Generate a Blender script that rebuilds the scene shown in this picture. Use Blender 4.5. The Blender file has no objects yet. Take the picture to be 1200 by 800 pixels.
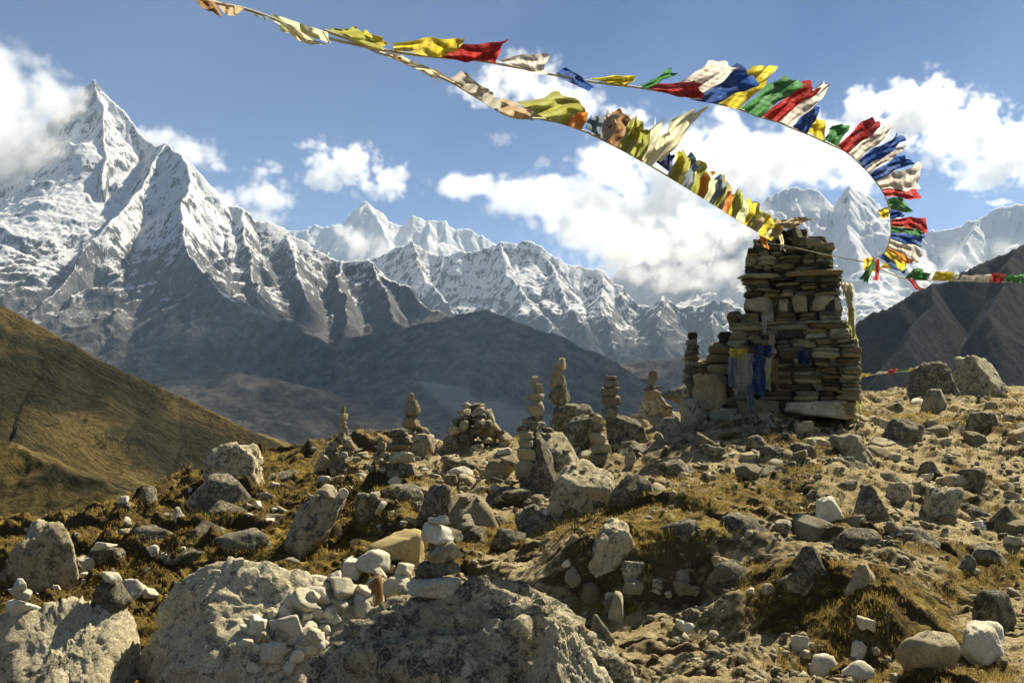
import bpy, bmesh, math, random
import numpy as np
from mathutils import Vector, Matrix, Euler

# ------------------------------------------------------------------ camera, sky, sun, exposure
SC = bpy.context.scene
COL = SC.collection
F = 1167.0          # focal length in photo pixels (1200 px wide)
HY = 480.0          # photo row of the horizon
cam_d = bpy.data.cameras.new("camera")
cam = bpy.data.objects.new("camera", cam_d)
COL.objects.link(cam)
cam.location = (0, 0, 0)
cam.rotation_euler = (math.pi / 2, 0, 0)
cam_d.sensor_width = 36.0
cam_d.lens = 36.0 * F / 1200.0
cam_d.shift_y = 80.0 / 1200.0
cam_d.clip_start = 0.05
cam_d.clip_end = 120000
SC.camera = cam

SUN_AZ, SUN_EL = 42.0, 47.0     # azimuth measured from the view direction towards the right
world = bpy.data.worlds.new("World")
SC.world = world
world.use_nodes = True

sun_d = bpy.data.lights.new("sun", 'SUN')
sun_d.energy = 5.0
sun_d.angle = math.radians(0.5)
sun_d.color = (1.0, 0.92, 0.73)
sun = bpy.data.objects.new("sun", sun_d)
COL.objects.link(sun)
_a, _e = math.radians(SUN_AZ), math.radians(SUN_EL)
TO_SUN = Vector((math.sin(_a) * math.cos(_e), math.cos(_a) * math.cos(_e), math.sin(_e)))
sun.rotation_euler = TO_SUN.to_track_quat('Z', 'Y').to_euler()

SC.view_settings.view_transform = 'Standard'
SC.view_settings.look = 'None'
SC.view_settings.exposure = 1.2
SC.view_settings.gamma = 1.0
SC.cycles.use_denoising = True
SC.cycles.max_bounces = 8
SC.cycles.diffuse_bounces = 2
SC.cycles.volume_bounces = 6
SC.cycles.caustics_reflective = False
SC.cycles.caustics_refractive = False

rng = np.random.default_rng(7)
R = random.Random(11)


# ------------------------------------------------------------------ node helper
class NT:
    def __init__(s, tree):
        s.t = tree
        tree.nodes.clear()

    def __call__(s, typ, ins=None, out=0, **props):
        n = s.t.nodes.new('ShaderNode' + typ)
        for k, v in props.items():
            setattr(n, k, v)
        for k, v in (ins or {}).items():
            sk = n.inputs[k]
            if hasattr(v, 'is_output'):
                s.t.links.new(v, sk)
            else:
                sk.default_value = v
        return n if out is None else n.outputs[out]

    def math(s, op, a, b=0.0, c=0.0, clamp=False):
        return s('Math', {0: a, 1: b, 2: c}, operation=op, use_clamp=clamp)

    def vmath(s, op, a, b=(0, 0, 0), out=0):
        return s('VectorMath', {0: a, 1: b}, out=out, operation=op)

    def noise(s, vec, scale, detail=4.0, rough=0.55, dist=0.0, typ='FBM', out=0):
        return s('TexNoise', {'Vector': vec, 'Scale': scale, 'Detail': detail, 'Roughness': rough, 'Distortion': dist}, out=out, noise_type=typ)

    def step(s, v, lo, hi, a=0.0, b=1.0):
        return s('MapRange', {'Value': v, 'From Min': lo, 'From Max': hi, 'To Min': a, 'To Max': b}, interpolation_type='SMOOTHSTEP')

    def mix(s, f, a, b):
        n = s.t.nodes.new('ShaderNodeMix')
        n.data_type = 'RGBA'
        for k, v in ((0, f), (6, a), (7, b)):
            if hasattr(v, 'is_output'):
                s.t.links.new(v, n.inputs[k])
            else:
                n.inputs[k].default_value = v if k == 0 else (tuple(v) + (1,))[:4]
        return n.outputs[2]


def new_mat(name):
    m = bpy.data.materials.new(name)
    m.use_nodes = True
    return m, NT(m.node_tree)


def finish(t, color, rough=0.9, bump=None, bstr=0.5, bdist=0.02, normal=None, spec=0.2):
    ins = {'Base Color': color, 'Roughness': rough, 'Specular IOR Level': spec}
    if bump is not None:
        ins['Normal'] = t('Bump', {'Strength': bstr, 'Distance': bdist, 'Height': bump})
    b = t('BsdfPrincipled', ins)
    t('OutputMaterial', {'Surface': b}, out=None)


# ------------------------------------------------------------------ numpy noise
_perm = rng.permutation(256)
_perm = np.concatenate([_perm, _perm, _perm])
_g3 = rng.normal(size=(256, 3))
_g3 /= np.linalg.norm(_g3, axis=1, keepdims=True)


_g2 = np.stack([np.cos(np.arange(256) * 2.399), np.sin(np.arange(256) * 2.399)], 1).astype(np.float32)
_perm32 = _perm.astype(np.int32)


def _perlin2(x, y, z):
    """plane noise; z only picks the pattern"""
    sx = (math.sin(z * 12.9898) * 43758.5453) % 1.0 * 256
    sy = (math.sin(z * 78.233) * 12543.853) % 1.0 * 256
    x = x + sx
    y = y + sy
    xi, yi = np.floor(x), np.floor(y)
    fx, fy = (x - xi).astype(np.float32), (y - yi).astype(np.float32)
    xi, yi = xi.astype(np.int32) & 255, yi.astype(np.int32) & 255
    u = fx * fx * fx * (fx * (fx * 6 - 15) + 10)
    v = fy * fy * fy * (fy * (fy * 6 - 15) + 10)
    p0, p1 = _perm32[xi], _perm32[xi + 1]

    def g(h, a, b):
        q = _g2[h]
        return q[..., 0] * a + q[..., 1] * b
    n00, n10 = g(_perm32[p0 + yi], fx, fy), g(_perm32[p1 + yi], fx - 1, fy)
    n01, n11 = g(_perm32[p0 + yi + 1], fx, fy - 1), g(_perm32[p1 + yi + 1], fx - 1, fy - 1)
    a = n00 + (n10 - n00) * u
    b = n01 + (n11 - n01) * u
    return (a + (b - a) * v) * 1.45


def perlin(x, y, z):
    if np.ndim(z) == 0:
        return _perlin2(x, y, float(z))
    x, y, z = np.broadcast_arrays(np.asarray(x, float), np.asarray(y, float), np.asarray(z, float))
    xi, yi, zi = np.floor(x), np.floor(y), np.floor(z)
    fx, fy, fz = x - xi, y - yi, z - zi
    xi, yi, zi = (xi.astype(np.int64) & 255), (yi.astype(np.int64) & 255), (zi.astype(np.int64) & 255)
    u, v, w = (q * q * q * (q * (q * 6 - 15) + 10) for q in (fx, fy, fz))

    def g(i, j, k):
        h = _perm[_perm[_perm[(xi + i) & 255] + ((yi + j) & 255)] + ((zi + k) & 255)]
        gr = _g3[h]
        return gr[..., 0] * (fx - i) + gr[..., 1] * (fy - j) + gr[..., 2] * (fz - k)
    c = []
    for k in (0, 1):
        a = g(0, 0, k) * (1 - u) + g(1, 0, k) * u
        b = g(0, 1, k) * (1 - u) + g(1, 1, k) * u
        c.append(a * (1 - v) + b * v)
    return (c[0] * (1 - w) + c[1] * w) * 1.5


def fbm(x, y, z=0.0, oct=5, gain=0.5, lac=2.03):
    s, a = 0.0, 1.0
    for i in range(oct):
        s = s + a * perlin(x + i * 17.3, y - i * 9.1, z + i * 5.7)
        x, y, z, a = x * lac, y * lac, z * lac, a * gain
    return s


def ridged(x, y, z=0.0, oct=5, gain=0.55, lac=2.07):
    s, a, tot, w = 0.0, 1.0, 0.0, 1.0
    for i in range(oct):
        n = 1 - np.abs(perlin(x + i * 11.3, y + i * 7.9, z + i * 3.1))
        n = n * n
        s = s + a * n * w
        w = np.clip(n * 1.6, 0, 1)
        tot += a
        x, y, z, a = x * lac, y * lac, z * lac, a * gain
    return s / tot      # 0..1


def sstep(x, a, b):
    t = np.clip((x - a) / (b - a), 0, 1)
    return t * t * (3 - 2 * t)


# ------------------------------------------------------------------ objects and tags
def tag(o, label=None, cat=None, group=None, kind=None):
    for k, v in (('label', label), ('category', cat), ('group', group), ('kind', kind)):
        if v:
            o[k] = v
    return o


def link(name, me, mat=None, parent=None):
    o = bpy.data.objects.new(name, me)
    COL.objects.link(o)
    if mat is not None and len(me.materials) == 0:
        me.materials.append(mat)
    if parent is not None:
        o.parent = parent
    return o


def empty(name, loc, rz=0.0):
    o = bpy.data.objects.new(name, None)
    COL.objects.link(o)
    o.location = loc
    o.rotation_euler = (0, 0, rz)
    o.empty_display_size = 0.2
    return o


def np_mesh(name, V, Q, mat=None, smooth=True, uv=None):
    """V (n,3); Q (m,3 or 4) index array."""
    me = bpy.data.meshes.new(name)
    V = np.asarray(V, dtype=np.float32)
    Q = np.asarray(Q, dtype=np.int32)
    m, k = Q.shape
    me.vertices.add(len(V))
    me.vertices.foreach_set('co', V.ravel())
    me.loops.add(m * k)
    me.loops.foreach_set('vertex_index', Q.ravel())
    me.polygons.add(m)
    me.polygons.foreach_set('loop_start', np.arange(0, m * k, k, dtype=np.int32))
    me.polygons.foreach_set('loop_total', np.full(m, k, dtype=np.int32))
    me.polygons.foreach_set('use_smooth', np.full(m, smooth, dtype=bool))
    me.update(calc_edges=True)
    if uv is not None:
        l = me.uv_layers.new(name='UVMap')
        l.data.foreach_set('uv', np.asarray(uv, dtype=np.float32)[Q.ravel()].ravel())
    if mat is not None:
        me.materials.append(mat)
    return me


def grid_quads(nu, nv):
    i = np.arange(nv - 1)[:, None] * nu + np.arange(nu - 1)[None, :]
    i = i.ravel()
    return np.stack([i, i + 1, i + nu + 1, i + nu], 1)


def pt(px, py, Y):
    """the point that far along the view through a place in the photo"""
    return Vector(((px - 600.0) / F * Y, Y, (HY - py) / F * Y))


_ico = {}


def ico(sub):
    if sub not in _ico:
        bm = bmesh.new()
        bmesh.ops.create_icosphere(bm, subdivisions=sub, radius=1.0)
        V = np.array([v.co[:] for v in bm.verts])
        T = np.array([[v.index for v in f.verts] for f in bm.faces])
        bm.free()
        _ico[sub] = (V / np.linalg.norm(V, axis=1, keepdims=True), T)
    return _ico[sub]


def rock_verts(seed, sub=3, n=14, p=14, rough=0.05, axes=None, box=0.0, pits=0.0, freq=2.2):
    """an angular stone: soft intersection of random half spaces, roughened; fits the unit box"""
    g = np.random.default_rng(seed)
    D, T = ico(sub)
    if box > 0:
        N = np.array([[1, 0, 0], [-1, 0, 0], [0, 1, 0], [0, -1, 0], [0, 0, 1], [0, 0, -1]], float)
        N = N + g.normal(size=N.shape) * 0.13 * (2 - box)
        h = g.uniform(0.85, 1.0, 6)
        M = g.normal(size=(n, 3))
        N = np.vstack([N, M])
        h = np.concatenate([h, g.uniform(1.08, 1.5, n)])
    else:
        N = g.normal(size=(n, 3))
        h = g.uniform(0.6, 1.0, n)
        N = np.vstack([N, [[0, 0, -1], [0, 0, 1]]])
        h = np.concatenate([h, [0.75, 0.8]])
    if axes is not None:
        N = np.vstack([N, np.array(axes)[:, :3]])
        h = np.concatenate([h, np.array(axes)[:, 3]])
    N = N / np.linalg.norm(N, axis=1, keepdims=True)
    c = np.clip(D @ N.T, 0, None) / h
    r = (c ** p).sum(1) ** (-1.0 / p)
    o = g.uniform(0, 90, 3)
    P = D * r[:, None]
    q = P * freq + o
    if rough:
        r = r * (1 + rough * fbm(q[:, 0], q[:, 1], q[:, 2], oct=5 if sub > 3 else 3, gain=0.55))
    if pits:
        q = P * freq * 2.2 + o
        r = r * (1 - pits * sstep(ridged(q[:, 0], q[:, 1], q[:, 2], oct=4), 0.55, 0.95))
    if sub > 3:
        q = P * freq * 1.7 + o + 7
        r = r * (1 + rough * 0.9 * (ridged(q[:, 0], q[:, 1], q[:, 2], oct=5) - 0.6))
        # bedding: thin ledges across the stone
        ax = g.normal(size=3) * np.array([0.5, 0.5, 1.0])
        ax /= np.linalg.norm(ax)
        hh = (P @ ax) * 5.5 + 0.8 * fbm(q[:, 0] * 0.5, q[:, 1] * 0.5, q[:, 2] * 0.5, oct=3)
        fr = hh - np.floor(hh)
        r = r * (1 + 0.028 * (sstep(fr, 0, 0.2) - fr))
        if sub > 4:      # fracture lines
            q = P * freq * 0.9 + o + 11
            q = q + 0.25 * np.stack([fbm(q[:, 0] * 2, q[:, 1] * 2, q[:, 2] * 2 + 4 * i, oct=3) for i in range(3)], 1)
            for ax_, am in ((0, 0.035), (31, 0.025)):
                n_ = np.abs(perlin(q[:, 0] + ax_, q[:, 1], q[:, 2]))
                r = r * (1 - am * (1 - sstep(n_, 0.0, 0.05)))
                r = r * (1 + 0.03 * np.sign(perlin(q[:, 0] * 0.8 + ax_ + 5, q[:, 1] * 0.8, q[:, 2] * 0.8)) * sstep(np.abs(perlin(q[:, 0] * 0.8 + ax_ + 5, q[:, 1] * 0.8, q[:, 2] * 0.8)), 0, 0.03))
        q = P * freq * 7 + o + 3
        r = r * (1 + rough * 0.16 * fbm(q[:, 0], q[:, 1], q[:, 2], oct=3))
    V = D * r[:, None]
    lo, hi = V.min(0), V.max(0)
    return (V - (lo + hi) / 2) / (hi - lo), T


class Bag:
    """collects many small shapes into one mesh"""
    def __init__(s):
        s.V, s.T, s.n = [], [], 0

    def add(s, V, T):
        s.V.append(V)
        s.T.append(T + s.n)
        s.n += len(V)

    def mesh(s, name, mat, smooth=True):
        return np_mesh(name, np.vstack(s.V), np.vstack(s.T), mat, smooth)


def rot3(g, tilt=math.pi):
    return np.array(Euler((g.uniform(-tilt, tilt), g.uniform(-tilt, tilt), g.uniform(0, 6.283))).to_matrix())


def cast(px, py):
    """what the view through a place in the photo meets"""
    dg = bpy.context.evaluated_depsgraph_get()
    d = pt(px, py, 1.0).normalized()
    ok, loc, nor, idx, ob, mx = SC.ray_cast(dg, Vector((0, 0, 0)), d)
    return (loc, nor, ob) if ok else (None, None, None)


def gcast(px, py):
    """the same, stepping down the photo until it meets the near ground"""
    for k in range(60):
        loc, nor, ob = cast(px, py + k)
        if loc is not None and loc.y < 40:
            return loc, nor, ob
    return cast(px, py)


def drop(x, y, z=50.0):
    dg = bpy.context.evaluated_depsgraph_get()
    ok, loc, nor, idx, ob, mx = SC.ray_cast(dg, Vector((x, y, z)), Vector((0, 0, -1)))
    return loc if ok else None


def tube(P, r, k=6):
    P = np.asarray(P, float)
    n = len(P)
    t = np.gradient(P, axis=0)
    t /= np.linalg.norm(t, axis=1, keepdims=True) + 1e-9
    up = np.array([0.13, 0.9, 0.35])
    a = np.cross(t, up)
    a /= np.linalg.norm(a, axis=1, keepdims=True) + 1e-9
    b = np.cross(t, a)
    ang = np.linspace(0, 2 * math.pi, k, endpoint=False)
    V = P[:, None, :] + r * (np.cos(ang)[None, :, None] * a[:, None, :] + np.sin(ang)[None, :, None] * b[:, None, :])
    i = np.arange(n - 1)[:, None] * k
    j = np.arange(k)[None, :]
    j2 = (j + 1) % k
    Q = np.stack([i + j, i + j2, i + k + j2, i + k + j], 2).reshape(-1, 4)
    return V.reshape(-1, 3), Q


def smooth_path(P, n):
    """Catmull-Rom through the control points"""
    P = np.asarray(P, float)
    E = np.vstack([2 * P[0] - P[1], P, 2 * P[-1] - P[-2]])
    out = []
    m = len(P) - 1
    for s in np.linspace(0, m - 1e-6, n):
        i = int(s)
        t = s - i
        a, b, c, d = E[i], E[i + 1], E[i + 2], E[i + 3]
        out.append(0.5 * ((2 * b) + (c - a) * t + (2 * a - 5 * b + 4 * c - d) * t * t + (3 * b - a - 3 * c + d) * t ** 3))
    return np.array(out)

t = NT(world.node_tree)
sky = t('TexSky', {}, sky_type='NISHITA', sun_disc=False, sun_elevation=math.radians(SUN_EL), sun_rotation=math.radians(SUN_AZ), altitude=4800.0, air_density=0.85, dust_density=0.3, ozone_density=3.0)
bg = t('Background', {'Color': sky, 'Strength': 0.050})
t('OutputWorld', {'Surface': bg}, out=None)

# ------------------------------------------------------------------ materials
def rock_material(name, light, mid, dark, lichen, dark_amt, lichen_amt, scale=1.0, vary=0.35, bstr=0.7, strata=0.0):
    m, t = new_mat(name)
    geo = t('NewGeometry', out=None)
    pos = geo.outputs['Position']
    oi = t('ObjectInfo', out=None)
    rnd = t.math('FRACT', t.math('ADD', oi.outputs['Random'], geo.outputs['Random Per Island']))
    off = t('CombineXYZ', {0: t.math('MULTIPLY', rnd, 13.0), 1: t.math('MULTIPLY', rnd, 7.0), 2: 0.0})
    v = t.vmath('ADD', pos, off)
    if strata:
        sq = t.vmath('MULTIPLY', v, (1, 1, 1 + strata))
    else:
        sq = v
    n1 = t.noise(sq, 2.6 * scale, 6, 0.62, 0.3)
    n2 = t.noise(sq, 8.0 * scale, 10, 0.76, 0.5)
    n3 = t.noise(v, 5.0 * scale, 8, 0.7, 0.6)
    n4 = t.noise(sq, 55.0 * scale, 5, 0.7)
    c = t.mix(t.step(n1, 0.3, 0.68), mid, light)
    tint = t.step(t.math('FRACT', t.math('MULTIPLY', rnd, 5.77)), 0.0, 1.0)
    c = t.mix(t.math('MULTIPLY', tint, vary), c, (mid[0] * 0.95, mid[1] * 0.72, mid[2] * 0.45))
    # grain
    c = t('HueSaturation', {'Color': c, 'Value': t.step(n4, 0.25, 0.78, 0.62, 1.3), 'Saturation': 1.0})
    c = t('HueSaturation', {'Color': c, 'Value': t('MapRange', {'Value': rnd, 'To Min': 1 - vary, 'To Max': 1 + vary * 0.6})})
    sp = t.step(t.noise(sq, 26.0 * scale, 7, 0.74, 0.5), 0.54, 0.66)
    c = t.mix(t.math('MULTIPLY', sp, min(0.75, 0.35 + 1.6 * dark_amt)), c, tuple(0.3 * q for q in mid))
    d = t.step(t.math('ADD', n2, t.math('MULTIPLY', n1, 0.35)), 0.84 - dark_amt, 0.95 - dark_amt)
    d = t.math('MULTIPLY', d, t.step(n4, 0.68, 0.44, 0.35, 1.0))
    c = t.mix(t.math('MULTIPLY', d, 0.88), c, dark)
    l = t.step(n3, 0.80 - lichen_amt, 0.86 - lichen_amt)
    c = t.mix(t.math('MULTIPLY', l, 0.75), c, lichen)
    cr = t('TexVoronoi', {'Vector': t.vmath('ADD', sq, t.noise(v, 4.0 * scale, 4, out=1)), 'Scale': 4.5 * scale}, feature='DISTANCE_TO_EDGE')
    crack = t.step(cr, 0.0, 0.035)
    b = t.math('ADD', t.math('ADD', t.math('MULTIPLY', n2, 0.7), t.math('MULTIPLY', n4, 0.28)), t.math('MULTIPLY', crack, 0.14))
    b = t.math('ADD', b, t.math('MULTIPLY', t.noise(v, 190 * scale, 3, 0.7), 0.08))
    finish(t, c, 0.92, b, bstr, 0.06)
    return m


M_GRANITE = rock_material('lichen_granite', (0.69, 0.61, 0.40), (0.42, 0.365, 0.23), (0.055, 0.051, 0.038), (0.38, 0.34, 0.08), 0.185, 0.14, 1.3, 0.26, 0.85)
M_BLEACHED = rock_material('sun_bleached_granite', (0.78, 0.69, 0.46), (0.54, 0.465, 0.295), (0.07, 0.064, 0.046), (0.44, 0.39, 0.10), 0.15, 0.14, 1.5, 0.2, 0.8)
M_MOTTLED = rock_material('mottled_granite', (0.72, 0.64, 0.43), (0.38, 0.335, 0.21), (0.042, 0.040, 0.030), (0.38, 0.34, 0.08), 0.20, 0.17, 1.6, 0.2, 0.9)
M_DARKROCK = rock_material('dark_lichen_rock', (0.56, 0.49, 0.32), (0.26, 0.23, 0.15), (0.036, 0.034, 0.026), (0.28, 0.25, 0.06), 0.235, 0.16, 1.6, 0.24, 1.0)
M_PALE = rock_material('pale_stone', (0.74, 0.69, 0.53), (0.53, 0.485, 0.35), (0.14, 0.125, 0.09), (0.40, 0.34, 0.12), 0.04, 0.05, 2.4, 0.26, 0.5)
M_RUBBLE = rock_material('rubble_stone', (0.63, 0.565, 0.37), (0.37, 0.325, 0.20), (0.055, 0.05, 0.036), (0.34, 0.29, 0.07), 0.11, 0.11, 2.4, 0.45, 0.85)
M_RUST = rock_material('rusty_stone', (0.36, 0.19, 0.065), (0.22, 0.12, 0.045), (0.07, 0.045, 0.02), (0.35, 0.25, 0.07), 0.08, 0.08, 2.4, 0.1, 0.7)
M_OCHRE = rock_material('ochre_stone', (0.66, 0.52, 0.24), (0.45, 0.34, 0.15), (0.08, 0.06, 0.03), (0.40, 0.32, 0.09), 0.08, 0.10, 2.0, 0.1, 0.7)
M_SLATE = rock_material('wall_slate', (0.60, 0.575, 0.37), (0.31, 0.30, 0.185), (0.040, 0.039, 0.028), (0.36, 0.32, 0.10), 0.13, 0.12, 2.8, 0.85, 1.0, 2.5)


def ground_material():
    m, t = new_mat('stony_ground')
    geo = t('NewGeometry', out=None)
    pos = geo.outputs['Position']
    turf = t('Attribute', {}, out=2, attribute_name='turf')
    n1 = t.noise(pos, 0.8, 6, 0.62, 0.4)
    n2 = t.noise(pos, 3.3, 8, 0.7, 0.3)
    n3 = t.noise(pos, 17.0, 8, 0.72)
    n4 = t.noise(pos, 70.0, 5, 0.7)
    sand = t.mix(t.step(n2, 0.3, 0.7), (0.36, 0.265, 0.115), (0.66, 0.53, 0.285))
    grass = t.mix(t.step(n3, 0.34, 0.66), (0.085, 0.055, 0.016), (0.30, 0.205, 0.044))
    grass = t.mix(t.step(n1, 0.5, 0.66), grass, t.mix(t.step(n3, 0.3, 0.7), (0.22, 0.15, 0.028), (0.48, 0.355, 0.075)))
    f = t.math('ADD', turf, t.math('ADD', t.math('MULTIPLY', t.math('SUBTRACT', n2, 0.5), 1.5), t.math('MULTIPLY', t.math('SUBTRACT', n3, 0.5), 0.7)))
    dirt = t.step(t.math('ADD', t.noise(pos, 5.5, 7, 0.7, 0.6), t.math('MULTIPLY', n1, 0.5)), 0.78, 0.92)
    sand = t.mix(t.math('MULTIPLY', dirt, 0.65), sand, (0.10, 0.072, 0.034))
    peb = t('TexVoronoi', {'Vector': t.vmath('ADD', pos, t.noise(pos, 20.0, 3, out=1)), 'Scale': 24.0, 'Randomness': 1.0}, out=None)
    pm = t.math('MULTIPLY', t.step(peb.outputs['Distance'], 0.42, 0.30), t.step(t('SeparateXYZ', {0: peb.outputs['Color']}, out=0), 0.45, 0.55))
    sand = t.mix(t.math('MULTIPLY', pm, 0.7), sand, t.mix(t('SeparateXYZ', {0: peb.outputs['Color']}, out=1), (0.16, 0.135, 0.085), (0.55, 0.47, 0.31)))
    c = t.mix(t.step(f, 0.38, 0.62), sand, grass)
    nz = t('SeparateXYZ', {0: geo.outputs['True Normal']}, out=2)
    soil = t.mix(n3, (0.035, 0.025, 0.013), (0.12, 0.085, 0.043))
    c = t.mix(t.math('MULTIPLY', t.step(t.math('ADD', nz, t.math('MULTIPLY', t.math('SUBTRACT', n2, 0.5), 0.4)), 0.70, 0.46), 0.85), c, soil)
    c = t('HueSaturation', {'Color': c, 'Value': t.step(n4, 0.25, 0.75, 0.6, 1.3)})
    b = t.math('ADD', t.math('ADD', t.math('MULTIPLY', n3, 0.9), t.math('MULTIPLY', n4, 0.5)), t.math('MULTIPLY', pm, 0.35))
    finish(t, c, 0.95, b, 1.0, 0.06, spec=0.1)
    return m


M_GROUND = ground_material()


def hill_material(name, gold, brown, dark, s=1.0, streak=(1, 1, 1)):
    m, t = new_mat(name)
    geo = t('NewGeometry', out=None)
    pos = geo.outputs['Position']
    if streak != (1, 1, 1):
        dt = [t('VectorMath', {0: pos, 1: q}, out=1, operation='DOT_PRODUCT') for q in ((0.82, -0.46, -0.34), (0.49, 0.87, 0.0), (0.3, -0.17, 0.94))]
        pos = t('CombineXYZ', {0: t.math('MULTIPLY', dt[0], streak[0]), 1: dt[1], 2: dt[2]})
    n1 = t.noise(pos, 0.014 * s, 7, 0.62, 0.8)
    n2 = t.noise(pos, 0.06 * s, 8, 0.7, 0.5)
    n3 = t.noise(geo.outputs['Position'], 0.5 * s, 7, 0.7)
    c = t.mix(t.step(n2, 0.38, 0.62), brown, gold)
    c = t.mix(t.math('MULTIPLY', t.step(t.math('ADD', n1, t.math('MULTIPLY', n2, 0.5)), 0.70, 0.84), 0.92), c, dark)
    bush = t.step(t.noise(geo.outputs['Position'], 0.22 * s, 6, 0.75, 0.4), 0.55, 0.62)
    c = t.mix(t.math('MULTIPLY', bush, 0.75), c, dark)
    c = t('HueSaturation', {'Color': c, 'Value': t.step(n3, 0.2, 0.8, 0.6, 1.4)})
    finish(t, c, 0.95, t.math('ADD', n2, t.math('MULTIPLY', n3, 0.12)), 0.8, 5.0 / s, spec=0.05)
    return m


M_HILL = hill_material('dry_hill_grass', (0.17, 0.122, 0.040), (0.080, 0.058, 0.022), (0.018, 0.018, 0.010), 1.0, (0.34, 1, 1))
M_SLOPE = hill_material('near_slope_grass', (0.135, 0.10, 0.032), (0.066, 0.048, 0.018), (0.018, 0.017, 0.009), 6.0, (0.5, 1, 1))
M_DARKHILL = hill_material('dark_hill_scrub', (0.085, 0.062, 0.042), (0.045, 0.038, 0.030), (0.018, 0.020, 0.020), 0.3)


def mountain_material(name, snow_lo, snow_hi, rock_a, rock_b, earth_a, earth_b, cover=0.0):
    """snow holds on what is not too steep, more of it the higher the ground"""
    m, t = new_mat(name)
    geo = t('NewGeometry', out=None)
    pos = geo.outputs['Position']
    z = t('SeparateXYZ', {0: pos}, out=2)
    nz = t('SeparateXYZ', {0: geo.outputs['Normal']}, out=2)
    n1 = t.noise(pos, 0.0016, 7, 0.6, 0.6)
    n2 = t.noise(pos, 0.006, 8, 0.68, 0.5)
    st = t.noise(t.vmath('MULTIPLY', pos, (1, 1, 0.13)), 0.016, 9, 0.72, 0.35)
    st2 = t.noise(t.vmath('MULTIPLY', pos, (1, 1, 0.10)), 0.055, 6, 0.7, 0.3)
    n3 = t.noise(pos, 0.03, 6, 0.72)
    rock = t.mix(t.step(st, 0.35, 0.65), rock_a, rock_b)
    earth = t.mix(t.step(n2, 0.35, 0.65), earth_a, earth_b)
    h = t('MapRange', {'Value': t.math('ADD', z, t.math('MULTIPLY', t.math('SUBTRACT', n1, 0.5), 700.0)), 'From Min': snow_lo, 'From Max': snow_hi})
    base = t.mix(t.step(t.math('ADD', h, t.math('MULTIPLY', t.math('SUBTRACT', st, 0.5), 0.6)), -0.12, 0.10), earth, rock)
    # snow score: height + flatness + streaky noise
    sc = t.math('ADD', t.math('MULTIPLY', h, 0.62), t.math('MULTIPLY', nz, 0.95))
    sc = t.math('ADD', sc, t.math('MULTIPLY', t.math('SUBTRACT', st, 0.5), 1.7))
    sc = t.math('ADD', sc, t.math('MULTIPLY', t.math('SUBTRACT', n3, 0.5), 0.25))
    sc = t.math('ADD', sc, t.math('MULTIPLY', t.math('SUBTRACT', n2, 0.5), 0.6))
    sc = t.math('ADD', sc, t.math('MULTIPLY', t.math('SUBTRACT', st2, 0.5), 0.9))
    s = t.step(sc, 0.98 - cover, 1.10 - cover)
    s = t.math('MULTIPLY', s, t.step(h, -0.02, 0.28))
    c = t.mix(s, base, (0.64, 0.64, 0.645))
    b = t.math('ADD', t.math('ADD', t.math('MULTIPLY', st, 0.8), t.math('MULTIPLY', st2, 0.3)), t.math('MULTIPLY', n3, 0.4))
    finish(t, c, 0.85, b, 0.7, 45.0, spec=0.1)
    return m


M_PEAK = mountain_material('snow_and_rock', 370, 1200, (0.052, 0.052, 0.054), (0.150, 0.145, 0.138), (0.026, 0.027, 0.027), (0.058, 0.048, 0.040))
M_FAR = mountain_material('far_snow_and_rock', 350, 1150, (0.055, 0.056, 0.060), (0.13, 0.13, 0.13), (0.04, 0.04, 0.04), (0.075, 0.068, 0.06), -0.06)
M_WHITE = mountain_material('high_snow', -300, 900, (0.14, 0.13, 0.12), (0.24, 0.22, 0.20), (0.05, 0.046, 0.04), (0.09, 0.075, 0.06), 0.20)
M_VALLEY = mountain_material('valley_scrub', 900, 2600, (0.10, 0.09, 0.075), (0.18, 0.155, 0.125), (0.027, 0.029, 0.032), (0.052, 0.046, 0.042), -0.2)

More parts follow.
